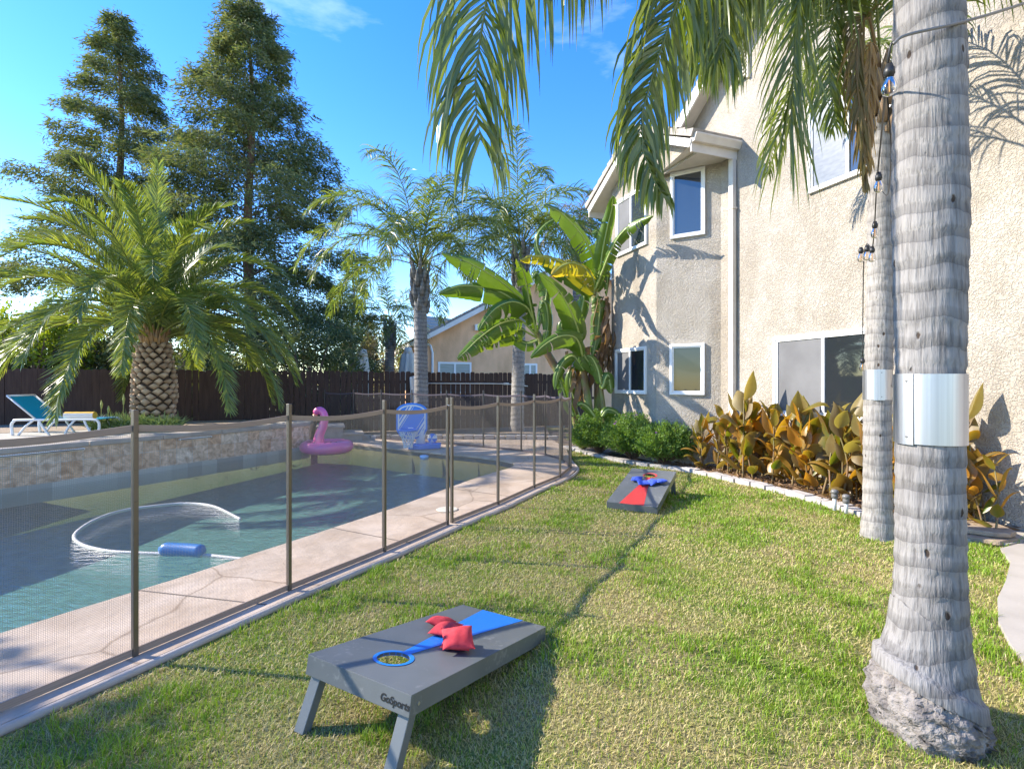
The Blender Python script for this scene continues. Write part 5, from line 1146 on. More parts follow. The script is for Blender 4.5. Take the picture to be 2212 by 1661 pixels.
b = at(540, 800, 23); conifer((b.x, b.y, GZ), 18.8, 6.2, 'right tall redwood, fuller, behind the fence', nb=140, seed=5, dens=1.8, shape=.72, z0=.4)
b = at(762, 800, 40); conifer((b.x, b.y, GZ), 11.5, 2.6, 'small far conifer right of the redwoods', nb=46, mat='conifer_far', seed=8, lf=(.36, .07), tr=.2, dens=.45)

def broadleaf(base, H, blobs, label, n, lf, mat, seed=3, name='tree', cat='tree', twigs=True, tr=.10):
    """crown = leaf clumps spread through several ellipsoids; blobs: (dx,dy,dz,rx,ry,rz)"""
    global rs
    keep = rs; rs = np.random.RandomState(seed)
    t = thing(name, label, cat, tuple(base)); B_ = np.array(base); parts = []; m = MB()
    tot = sum(b[3] * b[4] * b[5] for b in blobs)
    for bl in blobs:
        c = B_ + np.array(bl[:3]); r = np.array(bl[3:6]); nb = max(30, int(n * (bl[3] * bl[4] * bl[5]) / tot)); nc = max(6, nb // 28)
        cc = unit(rs.normal(0, 1, (nc, 3))) * (rs.uniform(.35, 1.05, (nc, 1)) ** .6) * r + c
        which = rs.randint(0, nc, nb); P = cc[which] + rs.normal(0, 1, (nb, 3)) * r * .15
        d = unit(P - c) + rs.normal(0, .6, (nb, 3)) + np.array([0, 0, -.1]); base_r = rs.uniform(0, 1, nc)
        parts.append(leafquads(P, d, lf[0] * rs.uniform(.6, 1.3, nb), lf[1] * rs.uniform(.7, 1.3, nb), np.clip(base_r[which] * .7 + rs.uniform(0, .4, nb), 0, 1)))
        for k in range(0, nc, 3):
            m.tube([tuple(B_ + np.array([0, 0, .05])), tuple(B_ * .5 + cc[k] * .5 + np.array([0, 0, .05])), tuple(cc[k])], [tr, tr * .5, tr * .15], 5)
    par(m.obj('branches' if name != 'tree' else 'trunk', M['bark_conifer'], smooth=True), t); V, F, Rr = merge(parts); par(amesh('crown' if name == 'tree' else 'foliage', V, F, M[mat], rnd=Rr), t)
    rs = keep; return t
def bush_px(vx0, vx1, vyt, D, label, mat, n, lf, seed, name='shrub', cat='shrub', zb=.1, k=4):
    x0 = (vx0 - 1106) / F_ * D; x1 = (vx1 - 1106) / F_ * D; zt = CZ - (vyt - H_) / F_ * D; r = random.Random(seed); blobs = []
    w = (x1 - x0); cx = (x0 + x1) / 2; h = zt - zb
    for i in range(k): f = (i + .5) / k; hh = h * r.uniform(.78, 1.0); blobs.append((x0 + w * f - cx, r.uniform(-.4, .4), hh * .55, w / k * .85, min(1.6, w / k), hh * .45))
    return broadleaf((cx, D, zb), h, blobs, label, n, lf, mat, seed, name, cat)
bush_px(-60, 165, 640, 15.6, 'sunlit yellow green citrus tree beyond the fence at far left', 'citrus', 9000, (.16, .075), 21, 'tree', 'tree')
bush_px(-200, -20, 600, 17, 'green citrus tree at the very left edge beyond the fence', 'citrus', 5000, (.16, .075), 22, 'tree', 'tree')
bush_px(130, 330, 700, 16.5, 'dark green shrub beyond the fence left of the date palm trunk', 'shrub_dark', 7000, (.15, .06), 23)
bush_px(370, 560, 735, 17.5, 'dark shrub beyond the fence right of the date palm trunk', 'shrub_dark', 6000, (.15, .06), 24)
bush_px(560, 760, 720, 18.5, 'dark shrub beyond the fence beneath the fuller redwood', 'shrub_dark', 6500, (.16, .06), 25)
bush_px(745, 815, 690, 27, 'pale blossoming shrub beyond the fence left of the closed umbrella', 'shrub_pale', 2600, (.22, .10), 26)
bush_px(800, 880, 715, 30, 'pale grey flowering shrub between the two closed umbrellas', 'shrub_pale', 2600, (.22, .08), 27)
bush_px(940, 990, 655, 45, 'thin far treetop above the neighbouring roof', 'queen_dry', 500, (.35, .14), 28, 'tree', 'tree')
bush_px(1040, 1090, 640, 46, 'far green treetop touching the banana leaves above the roof', 'citrus', 350, (.3, .12), 29, 'tree', 'tree')

broadleaf((-10.4, 3.1, TZ - .03), 6, [(0, 0, 3.6, 1.1, .9, .8), (.9, -.5, 4.1, .9, .8, .6), (-.6, -.8, 4.2, 1.1, .9, .8), (.2, -.6, 4.6, .9, .8, .5)], 'leafy shade tree on the terrace left of the lounge chair', 7000, (.17, .08), 'bush', 31, 'tree', 'tree', tr=.09)
# ------------------------------------------------------------------ neighbour house
nb_ = thing('neighbour_house', 'tan stucco house with brown tile gable beyond the wooden fence', 'house', (0, 27, 0))
nd = Vector((.9409, .3387)); nu = Vector((-.3387, .9409)); nn_ = Vector((.3387, -.9409))
def npt(vx, base=None):       # point on neighbour gable wall
    r = ray(vx); P = Vector((ray(923) * 25.5, 25.5)); s = (r * P.y - P.x) / (nd.x - r * nd.y); return P + nd * s
def nz_(vx, vy): return CZ - (vy - H_) / F_ * npt(vx).y
pL, pP, pR = npt(923), npt(1243), npt(1560); zL = nz_(923, 727); zP = nz_(1243, 562)
m = MB(); m.add([(pL.x, pL.y, -.1), (pR.x, pR.y, -.1), (pR.x, pR.y, zL), (pP.x, pP.y, zP), (pL.x, pL.y, zL)], [(0, 1, 2, 3, 4)]); par(m.obj('gable_wall', M['stucco_tan']), nb_)
side = pL + nu * 9; m = MB(); m.add([(pL.x, pL.y, -.1), (side.x, side.y, -.1), (side.x, side.y, zL), (pL.x, pL.y, zL)], [(3, 2, 1, 0)]); par(m.obj('side_wall', M['stucco_tan']), nb_)
eL = pL - nd * .6 + nn_ * .4; rp = pP + nn_ * .4; zsl = (zP - zL) / (pP - pL).length; eR = pR + nd * .6 + nn_ * .4
roof_slope(eL, rp, zL - .6 * zsl + .1, zP + .1, nu * 10, .1, M['tile_roof'], 22, nb_, jag=.05); roof_slope(eR, rp, zL - .6 * zsl + .1, zP + .1, nu * 10, .1, M['tile_roof'], 22, nb_, jag=.05)
m = MB(); m.beam((eL.x, eL.y, zL - .6 * zsl - .02), (rp.x, rp.y, zP - .02), .05, .22); m.beam((eR.x, eR.y, zL - .6 * zsl - .02), (rp.x, rp.y, zP - .02), .05, .22); par(m.obj('rake_board', M['trim_white']), nb_)
m = MB(); m.beam((eL.x, eL.y, zL - .6 * zsl), ((eL + nu * 10).x, (eL + nu * 10).y, zL - .6 * zsl), .1, .2); par(m.obj('eave_gutter', M['trim_white']), nb_)
m = MB(); dsp = pL + nd * .25 + nn_ * .06; m.tube([(dsp.x - .35, dsp.y, zL - .35), (dsp.x - .1, dsp.y, zL - .45), (dsp.x, dsp.y, zL - .8), (dsp.x, dsp.y, 0)], .06, 6); par(m.obj('downspout', M['white']), nb_)
def nwin(v0, v1, yt, yb, mt):
    a, b = npt(v0), npt(v1); z1 = nz_(v0, yt); z0 = nz_(v0, yb); rz = math.atan2(nd.y, nd.x); c = (a + b) / 2 + nn_ * .02; w = (b - a).length
    m = MB()
    for s, za, zb_, ww in ((0, z1 - .1, z1, w), (0, z0, z0 + .1, w)): m.box((c.x, c.y, (za + zb_) / 2), (ww, .06, zb_ - za), rz)
    for s in (-w / 2 + .05, 0, w / 2 - .05): q_ = c + nd * s; m.box((q_.x, q_.y, (z0 + z1) / 2), (.1, .058, z1 - z0 - .2), rz)
    f = par(m.obj('window', M['white']), nb_); m = MB(); q_ = c - nn_ * .01; m.box((q_.x, q_.y, (z0 + z1) / 2), (w - .1, .03, z1 - z0 - .12), rz); o = m.obj('pane', M[mt]); o.parent = f
nwin(946, 1018, 781.7, 850, 'blind'); nwin(1129, 1160, 785, 850, 'blind')
m = MB(); q_ = npt(1033) + nn_ * .08; m.box((q_.x, q_.y, nz_(1033, 708)), (.4, .14, .32), math.atan2(nd.y, nd.x)); par(m.obj('wall_light', M['white']), nb_)
m = MB()
for i in range(8): q_ = pL - nd * .3 + nu * (1 + i * 1.1); m.beam((q_.x + .3, q_.y, zL - .28), (q_.x - .3, q_.y, zL - .42), .1, .14)
par(m.obj('rafter_tail', M['trim']), nb_)
fh = thing('far_house', 'distant pale tiled roof left of the neighbouring gable', 'house', (-6, 40, 0))
a = at(893, 735, 38); b = at(990, 735, 44); c = at(975, 690, 46); d = at(905, 682, 42)
m = MB(); m.add([(a.x, a.y, 0), (b.x, b.y, 0), b, a], [(0, 1, 2, 3)]); par(m.obj('wall', M['stucco_tan']), fh)
m = MB()
for i in range(7):
    p0, p1 = a.lerp(d, i / 7), b.lerp(c, i / 7); p2, p3 = b.lerp(c, (i + 1.15) / 7), a.lerp(d, (i + 1.15) / 7); up = Vector((0, 0, .10)); m.add([p0, p1, p2, p3, p0 + up, p1 + up, p2, p3], [(0, 1, 5, 4), (4, 5, 6, 7), (1, 2, 6, 5), (0, 4, 7, 3)])
par(m.obj('roof', M['tile_roof_light']), fh)

# closed umbrellas
def umbrella(vx, vyt, D, label, W_=.36):
    top = at(vx, vyt, D); t = thing('closed_umbrella', label, 'umbrella', (top.x, top.y, 0)); V = []; n = 32; rows = [(0, .02), (.12, .10), (.35, .20), (.8, .26), (1.5, .34), (2.0, .36)]
    for dz, r in rows:
        for k in range(n): a = 2 * math.pi * k / n; rr = r * W_ / .36 * (1 + .22 * math.cos(8 * a + dz)); V.append((top.x + rr * math.cos(a), top.y + rr * math.sin(a), top.z - dz))
    idx = np.arange(len(rows) * n).reshape(len(rows), n); Fq = np.stack([idx[:-1], idx[1:], np.roll(idx[1:], -1, 1), np.roll(idx[:-1], -1, 1)], -1).reshape(-1, 4); par(amesh('canopy', V, Fq, M['canvas'], smooth=True), t)
    m = MB(); m.tube([(top.x, top.y, -.05), (top.x, top.y, top.z - .1)], .03, 8); par(m.obj('pole', M['grey']), t)
    m = MB(); m.lathe([(.01, .0), (.16, -.02), (.24, -.30), (.20, -.31), (.12, -.1)], (top.x, top.y, top.z + .04), 16); par(m.obj('top_flap', M['canvas'], smooth=True), t)
M['canvas'] = material('cream_canvas', (.60, .54, .46), .9, (.5, .45, .38), nscale=5, stretch=(5, 5, .5))
umbrella(783, 756, 22, 'closed cream umbrella standing alone beyond the fence left of the queen palm'); umbrella(882, 752, 24, 'closed cream umbrella in front of the neighbouring house corner', .5)
for k in range(3):
    m = MB(); m.tube(crom([at(1000, 742 + 12 * k, 25.5) if 0 else at(868, 750 + 9 * k, 27), at(800, 790 + 4 * k, 25), at(745, 800 + 3 * k, 23)], 12), .02, 4); tag(m.obj('patio_wire', M['trim_white']), ('upper', 'middle', 'lower')[k] + ' pale patio light wire running left from the neighbouring eave', 'wire')

# pole hung on the wooden fence, and cloth
def fpt(vx, off=.05): r = ray(vx); P = Vector((-4.7, 15)); s = (r * P.y - P.x) / (fdir.x - r * fdir.y); return P + fdir * s + fnn * off
def fz(vx, vy): return CZ - (vy - H_) / F_ * fpt(vx).y
m = MB(); pp = []
for vx, vy in ((905, 828), (1040, 828.5), (1092, 829), (1138, 834)): q_ = fpt(vx, .07); pp.append((q_.x, q_.y, fz(vx, vy)))
m.tube(pp, .016, 8); a = Vector(pp[2]); m.tube([a + Vector((-.08, -.02, .0)), a + Vector((.08, .02, 0))], .035, 8)
tag(m.obj('pool_pole', M['trim_white'], smooth=True), 'long white telescopic pole hung along the wooden fence', 'pole')
V = []; n = 10; rows = 12
for i in range(rows):
    for j in range(n): vx = 884 + j * 2.4 + i * .3; q_ = fpt(vx, .09 + .03 * math.sin(j * 1.7)); V.append((q_.x, q_.y, fz(884, 812 + i * 6.2 + (i / 11) * 8 * math.sin(j * .8) + (10 - i) * .02 * (abs(j - 5)) ** 1.6)))
idx = np.arange(rows * n).reshape(rows, n); Fq = np.stack([idx[:-1, :-1], idx[:-1, 1:], idx[1:, 1:], idx[1:, :-1]], -1).reshape(-1, 4)
o = amesh('hanging_towel', V, Fq, M['tw_w'], smooth=True); o.modifiers.new('solid', 'SOLIDIFY').thickness = .008; tag(o, 'pale towel hung on the wooden fence beside the queen palm trunk', 'towel')

# ------------------------------------------------------------------ banana plants
def banana_leaf(pts, w, tears=7, fold=.35, seed=0, edge=0., nrm=(0, -1, .35)):
    r_ = np.random.RandomState(seed); C = crom(pts, 34); n = len(C); T = unit(np.gradient(C, axis=0)); Nn = unit(np.array(nrm, float)); S = unit(np.cross(T, Nn)); U = np.cross(S, T); U *= np.where((U @ Nn) < 0, -1, 1)[:, None]
    t = np.linspace(0, 1, n); wp = w * np.clip(np.sin(np.clip(t * 1.02, 0, 1) ** .75 * math.pi), 0, 1) ** .45; wp[0] = w * .08; wp[-1] = w * .12
    cut = {s: set(r_.choice(np.arange(3, n - 3), tears, replace=False)) for s in (-1, 1)}
    V = []; F = []; R = []
    for sg in (-1, 1):
        cols = 4; tw_off = 0.0; droop = fold * r_.uniform(.8, 1.2); prev = None
        for i in range(n - 1):
            if i in cut[sg]: tw_off = r_.uniform(-.05, .05) * w * 1.5; droop = fold * r_.uniform(.55, 1.7); prev = None
            rows = []
            for q, ii in enumerate((i, i + 1)):
                if q == 0 and prev is not None: rows.append(prev); continue
                row = []
                for c in range(cols):
                    f = c / (cols - 1); wv = wp[ii] * f * (1 + .02 * math.sin(ii * 2.1)); shrink = 1.0
                    if (ii in cut[sg] or (ii + 1) in cut[sg]) and f == 1: shrink = .96
                    gap = 0
                    if q == 0 and i in cut[sg]: gap = .004 + .012 * f
                    if q == 1 and (i + 1) in cut[sg]: gap = -.012 * f
                    P = C[ii] + S[ii] * sg * wv * shrink * math.cos(droop * f) + U[ii] * (.015 * math.sin(math.pi * f)) * 1 - U[ii] * wv * math.sin(droop * f) * .9 + np.array([0, 0, -1]) * wv * droop * f * .45 + T[ii] * (gap + tw_off * f)
                    V.append(P); R.append(np.clip(.25 + .35 * r_.rand() * .3 + edge * (f > .9) + edge * .8 * max(0, t[ii] - .8) * 5, 0, 1)); row.append(len(V) - 1)
                rows.append(row)
            for c in range(cols - 1):
                a, b, c_, d = rows[0][c], rows[0][c + 1], rows[1][c + 1], rows[1][c]; F.append((a, b, c_, d) if sg > 0 else (d, c_, b, a))
            prev = rows[1]
    return np.array(V), F, R, C
M['banana'] = foliage('banana_leaf', (.055, .145, .018), (.22, .27, .03), .36, .3, .55)
M['banana_yellow'] = foliage('yellowing_banana_leaf', (.24, .28, .03), (.52, .36, .04), .42, .4, .4)
M['rib'] = material('leaf_midrib', (.35, .42, .12), .5)
def bl(parent, px, D, w, seed, mat='banana', D2=None, **kw):
    """px: pixel path from stalk to tip, D..D2 depth along it, w half width in metres"""
    n = len(px); D2 = D if D2 is None else D2; pts = [at(x, y, D + (D2 - D) * i / (n - 1)) for i, (x, y) in enumerate(px)]
    st = 1 if len(px) > 3 and kw.pop('stalk', False) else 0
    V, F, R, C = banana_leaf(pts[st:], w, seed=seed, **kw); o = par(amesh('leaf', V, F, M[mat], rnd=R, smooth=True), parent)
    m = MB(); full = crom(pts, 24); m.tube(full, [.022 * (1 - .85 * k / 23) + .003 for k in range(24)], 6); q_ = m.obj('midrib', M['rib'], smooth=True); q_.parent = o; q_.matrix_parent_inverse = Matrix.Identity(4)
def stem(parent, px, D, r0=.10, r1=.06):
    m = MB(); pts = crom([at(x, y, D) for x, y in px], 12); m.tube(pts, list(np.linspace(r0, r1, 12)), 10); par(m.obj('stem', M['stem_green'], smooth=True), parent)
def G(x, y): return (919.1 + x * .23944, 405 + y * .23944)
bases = [at(1250, 930, 11.4), at(1285, 930, 11.3), at(1268, 930, 11.6)]
bn1 = thing('banana_plant', 'banana plant leaning left with leaves spread towards the pool', 'banana plant', (bases[0].x, bases[0].y, .03), 'banana plants')
stem(bn1, [(1262, 965), (1240, 890), (1212, 815), (1186, 770), (1166, 730), (1158, 715)], 11.4, .12, .07)
stem(bn1, [(1158, 720), (1150, 690), (1142, 650)], 11.4, .06, .02); stem(bn1, [(1160, 720), (1170, 680), (1172, 640)], 11.4, .035, .015)
bl(bn1, [(1156, 715), (1140, 662), (1110, 632), (1078, 606), (1040, 582), (1000, 562), (955, 547)], 11.2, .26, 1, D2=9.9, tears=4, fold=.5, stalk=True)
bl(bn1, [(1156, 718), (1138, 670), (1115, 652), (1078, 630), (1022, 618), (985, 620), (948, 634)], 11.2, .25, 2, D2=10.0, tears=3, fold=.6, stalk=True)
bl(bn1, [(1158, 722), (1150, 690), (1138, 664), (1110, 652), (1080, 660), (1055, 682), (1033, 714)], 11.1, .27, 3, D2=9.9, tears=10, fold=.7, stalk=True)
bl(bn1, [(1160, 726), (1128, 694), (1110, 692), (1076, 702), (1036, 730), (1008, 757), (988, 775)], 11.1, .25, 4, D2=10.0, tears=12, fold=.45, stalk=True, edge=.5)
bl(bn1, [(1160, 730), (1135, 716), (1125, 712), (1100, 720), (1060, 734), (1025, 758)], 11.3, .22, 5, D2=10.6, tears=10, fold=.6, stalk=True, edge=.4)
bl(bn1, [(1160, 720), (1152, 690), (1142, 640), (1134, 600), (1126, 574), (1115, 560)], 11.1, .20, 6, tears=9, fold=.8, D2=10.0, edge=.3)
bl(bn1, [(1162, 735), (1140, 742), (1120, 735), (1096, 728)], 11.2, .15, 7, tears=3, fold=.6)
bl(bn1, [(1172, 650), (1180, 660), (1184, 700), (1176, 740)], 11.3, .17, 8, tears=3, fold=.5)
bl(bn1, [(1165, 700), (1180, 640), (1176, 610), (1160, 590), (1150, 600)], 11.6, .2, 9, tears=4, fold=.6)
bn2 = thing('banana_plant', 'tallest banana plant with leaves reaching the upstairs window of the bay', 'banana plant', (bases[1].x, bases[1].y, .03), 'banana plants')
stem(bn2, [(1296, 965), (1293, 890), (1292, 800), (1290, 720), (1284, 640)], 11.3, .12, .07); stem(bn2, [(1284, 645), (1284, 600), (1288, 570)], 11.3, .05, .03)
bl(bn2, [(1286, 620), (1286, 585), (1274, 540), (1252, 502), (1218, 465), (1190, 448), (1174, 444)], 11.1, .26, 11, D2=10.0, tears=9, fold=.4)
bl(bn2, [(1284, 630), (1283, 606), (1264, 580), (1237, 568), (1212, 576), (1192, 594)], 10.9, .22, 12, D2=9.9, tears=9, fold=.7, mat='banana_yellow', edge=.5)
bl(bn2, [(1284, 635), (1250, 600), (1222, 572), (1190, 558), (1150, 554), (1125, 562)], 11.1, .17, 13, D2=10.3, tears=9, fold=.9, mat='banana_yellow', edge=.1)
bl(bn2, [(1286, 620), (1296, 580), (1302, 540), (1312, 490), (1322, 450), (1325, 424)], 10.8, .19, 14, D2=10.0, tears=5, fold=.5)
bl(bn2, [(1286, 625), (1300, 590), (1318, 545), (1342, 505), (1376, 478), (1410, 466)], 10.6, .18, 15, D2=9.2, tears=14, fold=.9, edge=.15)
bl(bn2, [(1286, 620), (1290, 570), (1296, 520), (1290, 500), (1278, 505)], 11.4, .18, 16, tears=8, fold=.6)
bl(bn2, [(1284, 640), (1240, 610), (1200, 580), (1165, 545), (1160, 510), (1178, 485), (1200, 472)], 11.4, .16, 17, tears=6, fold=.9)
bl(bn2, [(1288, 630), (1304, 600), (1312, 585), (1312, 605), (1310, 640)], 11.0, .13, 18, tears=5, fold=.9, edge=.6)
bl(bn2, [(1288, 640), (1296, 660), (1290, 720), (1280, 770)], 11.0, .2, 19, tears=9, fold=.4)
bn3 = thing('banana_plant', 'middle banana plant with one broad bright leaf turned to the camera', 'banana plant', (bases[2].x, bases[2].y, .03), 'banana plants')
stem(bn3, [(1275, 965), (1272, 880), (1262, 820), (1256, 760), (1250, 715)], 11.0, .10, .06)
bl(bn3, [(1254, 740), (1248, 712), (1236, 680), (1218, 644), (1196, 615), (1166, 590)], 10.6, .25, 21, D2=9.7, tears=2, fold=.25)
bl(bn3, [(1258, 770), (1252, 745), (1240, 728), (1212, 726), (1180, 742), (1146, 772)], 10.4, .22, 22, D2=9.6, tears=2, fold=.55)
bl(bn3, [(1250, 720), (1256, 690), (1254, 680), (1256, 705), (1258, 730)], 10.5, .16, 23, tears=4, fold=1.0, edge=.1)
bl(bn3, [(1254, 750), (1244, 720), (1226, 690), (1214, 700), (1210, 730)], 11.2, .2, 24, tears=6, fold=.6)
bl(bn3, [(1258, 760), (1266, 775), (1284, 795), (1300, 820)], 10.7, .16, 25, tears=2, fold=.4)
bl(bn3, [(1262, 800), (1240, 770), (1218, 780), (1204, 810), (1198, 842)], 10.8, .15, 26, tears=3, fold=.5)
bl(bn3, [(1250, 700), (1262, 640), (1256, 600), (1240, 590)], 11.5, .2, 27, tears=5, fold=.6)
bn4 = thing('banana_plant', 'short banana plant with low leaves against the house corner', 'banana plant', (2.0, 11.6, .03), 'banana plants')
stem(bn4, [(1306, 965), (1305, 900), (1300, 850), (1296, 820)], 10.7, .06, .04)
bl(bn4, [(1298, 830), (1292, 800), (1280, 775), (1268, 768)], 10.5, .13, 31, tears=3, fold=.5); bl(bn4, [(1300, 840), (1312, 810), (1318, 830), (1320, 850)], 10.5, .14, 32, tears=2, fold=.5)
bl(bn4, [(1300, 900), (1312, 885), (1330, 890), (1342, 905)], 10.2, .12, 33, tears=1, fold=.5); bl(bn4, [(1285, 900), (1270, 880), (1256, 872), (1248, 876)], 10.4, .09, 34, tears=1, fold=.5)
bl(bn4, [(1240, 900), (1222, 860), (1212, 830), (1200, 800)], 11.0, .13, 35, tears=3, fold=.5); bl(bn4, [(1246, 880), (1232, 830), (1236, 800), (1250, 790)], 11.1, .13, 36, tears=3, fold=.5)
# hanging dead leaves
V = []; F = []; R = []
for i in range(90):
    vx = random.gauss(1303, 9) if i < 60 else random.gauss(1262, 14); y0 = random.uniform(640, 760) if i < 60 else random.uniform(740, 830); ln = random.uniform(.4, .95); D = 11.1 + random.uniform(-.15, .15); p = np.array(at(vx, y0, D)); w = random.uniform(.03, .08); a = random.uniform(0, 3.14); wv = np.array([math.cos(a), math.sin(a), 0]) * w; b0 = len(V); r = random.random()
    for k in range(6): q_ = p + np.array([.05 * math.sin(k + i), .05 * math.cos(k * 1.3 + i), -ln * k / 5]); ww = wv * (1 - (k / 5) ** 2 * .8); V += [q_ - ww, q_ + ww + np.array([0, 0, .02 * math.sin(i)])]; R += [r, r]
    F += [(b0 + 2 * k, b0 + 2 * k + 1, b0 + 2 * k + 3, b0 + 2 * k + 2) for k in range(5)]
par(amesh('dead_leaves', V, np.array(F), M['dead'], rnd=R), bn2)

# ------------------------------------------------------------------ bushes beside the bay
def fine_bush(c, r, n, label, seed, mat='bush', lf=(.055, .018), h0=.0, flowers=0):
    global rs
    keep = rs; rs = np.random.RandomState(seed); t = thing('bush', label, 'bush', (c[0], c[1], .03)); parts = []
    ns = n // 40; a = rs.uniform(0, 2 * math.pi, ns); el = np.arccos(rs.uniform(-.05, 1, ns)); d = np.stack([np.sin(el) * np.cos(a), np.sin(el) * np.sin(a), np.cos(el)], 1); tip = np.array([c[0], c[1], c[2]]) + d * np.array(r) * rs.uniform(.72, 1.10, (ns, 1))
    org = np.array([c[0], c[1], .05]); bend = rs.uniform(0, 1, ns)
    m = MB()
    for k in range(0, ns, 6): m.tube([org, org * .5 + tip[k] * .5, tip[k]], [.012, .006, .002], 4)
    kk = 40; f = 1 - rs.uniform(0, 1, (ns, kk)) ** 1.5 * .55; P = org + (tip - org)[:, None, :] * f[..., None] + rs.normal(0, .028, (ns, kk, 3)); dd = (d[:, None, :] * .7 + rs.normal(0, .6, (ns, kk, 3)) + np.array([0, 0, .4])); P = P.reshape(-1, 3); dd = dd.reshape(-1, 3)
    V, F, Rr = leafquads(P, dd, lf[0] * rs.uniform(.6, 1.3, len(P)), lf[1] * rs.uniform(.8, 1.3, len(P)), np.clip(np.repeat(bend, kk) * .7 + rs.uniform(0, .35, len(P)), 0, 1))
    par(m.obj('stems', M['bark_conifer']), t); par(amesh('foliage', V, F, M[mat], rnd=Rr), t)
    if flowers:
        q = tip[rs.choice(ns, flowers)] + rs.normal(0, .03, (flowers, 3)) + np.array([0, 0, .03]); V, F, Rr = leafquads(np.repeat(q, 5, 0), rs.normal(0, 1, (flowers * 5, 3)), .03, .025); par(amesh('blossoms', V, F, M['flower']), t)
    rs = keep
fine_bush((1.85, 10.75, .42), (.58, .5, .55), 17000, 'rounded feathery green bush below the banana stems', 41)
fine_bush((2.35, 9.9, .42), (.62, .5, .52), 17000, 'feathery green bush in the middle with purple flowers', 42, flowers=14)
fine_bush((2.82, 9.35, .36), (.56, .4, .46), 15000, 'bright green bush behind the red striped board nearest the cannas', 43, flowers=6)
fine_bush((1.62, 11.45, .25), (.34, .4, .3), 5000, 'small green bush at the end of the mesh fence', 44)

# ------------------------------------------------------------------ cannas
M['canna'] = foliage('canna_leaf', (.085, .15, .02), (.50, .24, .045), .45, .36, .7)
M['canna_brown'] = foliage('bronze_canna_leaf', (.17, .10, .035), (.34, .29, .12), .42, .45, .5)
def canna_proto(seed):
    r = np.random.RandomState(seed); H = r.uniform(.80, 1.05); t = thing('canna_plant', 'bronze and green canna plant', 'canna plant', (0, 0, 0))
    m = MB(); sp = [(0, 0, 0), (r.normal(0, .03), r.normal(0, .03), H * .5), (r.normal(0, .06), r.normal(0, .06), H)]; C = crom(sp, 14); m.tube(C, list(np.linspace(.014, .006, 14)), 6); m.obj('stem', M['canna_stem'], t, smooth=True)
    V = []; F = []; R = []; nl = r.randint(6, 9)
    for i in range(nl):
        f = .12 + .86 * i / (nl - 1); k = int(f * 13); P = C[k]; az = i * 2.5 + r.normal(0, .5); el = math.radians(r.uniform(32, 74) + 12 * f); ln = r.uniform(.28, .52) * (1.05 - .35 * abs(f - .55)); w = ln * r.uniform(.17, .25)
        d = np.array([math.cos(az) * math.cos(el), math.sin(az) * math.cos(el), math.sin(el)]); p = P.copy(); S = np.array([-math.sin(az), math.cos(az), 0]); tw = r.normal(0, .6)
        rows = 10; b = len(V); g = r.uniform(.8, 3.2) ; cup = r.uniform(.2, .9); col = r.uniform(0, 1)
        for j in range(rows + 1):
            u = j / rows; wd_ = w * max(.02, math.sin(min(1, max(0, (u - .10) / .9)) ** .72 * math.pi)) ** 1.05 if u > .1 else w * .06; U = np.cross(S, d); ang = tw * u; S2 = S * math.cos(ang) + U * math.sin(ang); U2 = np.cross(S2, d)
            for c, (a_, lift_) in enumerate(((-1, cup), (-.5, cup * .3), (0, 0), (.5, cup * .3), (1, cup))): V.append(p + S2 * a_ * wd_ + U2 * -lift_ * wd_ * -1 * .6); R.append(np.clip(col ** 1.3 * .9 + (.25 if abs(a_) == 1 else 0) + .3 * u * r.rand(), 0, 1))
            p = p + d * ln / rows; d = d + np.array([0, 0, -g * u / rows * 1.6]); d /= np.linalg.norm(d)
        F += [(b + j * 5 + c, b + j * 5 + c + 1, b + (j + 1) * 5 + c + 1, b + (j + 1) * 5 + c) for j in range(rows) for c in range(4)]
    amesh('foliage', V, np.array(F), M['canna_brown' if seed % 3 == 2 else 'canna'], t, rnd=R, smooth=True); return t, H
M['canna_stem'] = material('canna_stem', (.24, .12, .06), .6, (.14, .15, .05), nscale=6)
protos = [canna_proto(100 + i) for i in range(9)]
rr_ = random.Random(5); spots = []
for i in range(66):
    f = rr_.random(); y = 5.35 + f * 3.55; xe = np.interp(y, [5.25, 5.9, 6.9, 7.9, 8.92, 9.6], [4.15, 4.06, 3.85, 3.5, 3.03, 2.5]) + .2; xw = (6.6 - .3387 * y) / .9409 - .12
    if y > 8.75: xw = min(xw, 3.45 - (y - 8.75) * 1.1)
    xx = xe + (xw - xe) * rr_.random(); spots.append((xx, y))
spots.sort(key=lambda q: q[1]); 
fixed = [((1.0), )]
for i, (x, y) in enumerate(spots):
    o, H = protos[i % 9]; first = i < 9; c = o if first else copy_tree(o)
    sc = rr_.uniform(.80, 1.24) * (.82 if y > 8.6 else 1.0); c.location = (x, y, .03); c.rotation_euler = (rr_.uniform(-.14, .14), rr_.uniform(-.14, .14), rr_.uniform(0, 6.28)); c.scale = (sc, sc, sc)
    c['label'] = 'canna plant with broad bronze and olive leaves in the crowded bed along the house wall'; c['group'] = 'canna plants along the house wall'
for k, (x, y) in enumerate(((4.72, 4.95), (4.95, 5.3), (4.80, 5.15))):
    c = copy_tree(protos[(k * 3) % 9][0]); c.location = (x, y, .03); c.rotation_euler = (.1 * k, .15, 1.2 + k); c.scale = (.8, .8, .8); c['label'] = 'canna plant standing against the wall to the right of the near palm trunk'; c['group'] = 'canna plants right of the near palm'
tall = copy_tree(protos[1][0]); pq = at(1600, 1000, 7.9); tall.location = (3.62, 7.95, .03); tall.scale = (1.25, 1.25, 1.38); tall.rotation_euler = (0, 0, 2.0); tall['label'] = 'tallest canna plant, rising in front of the white downspout'
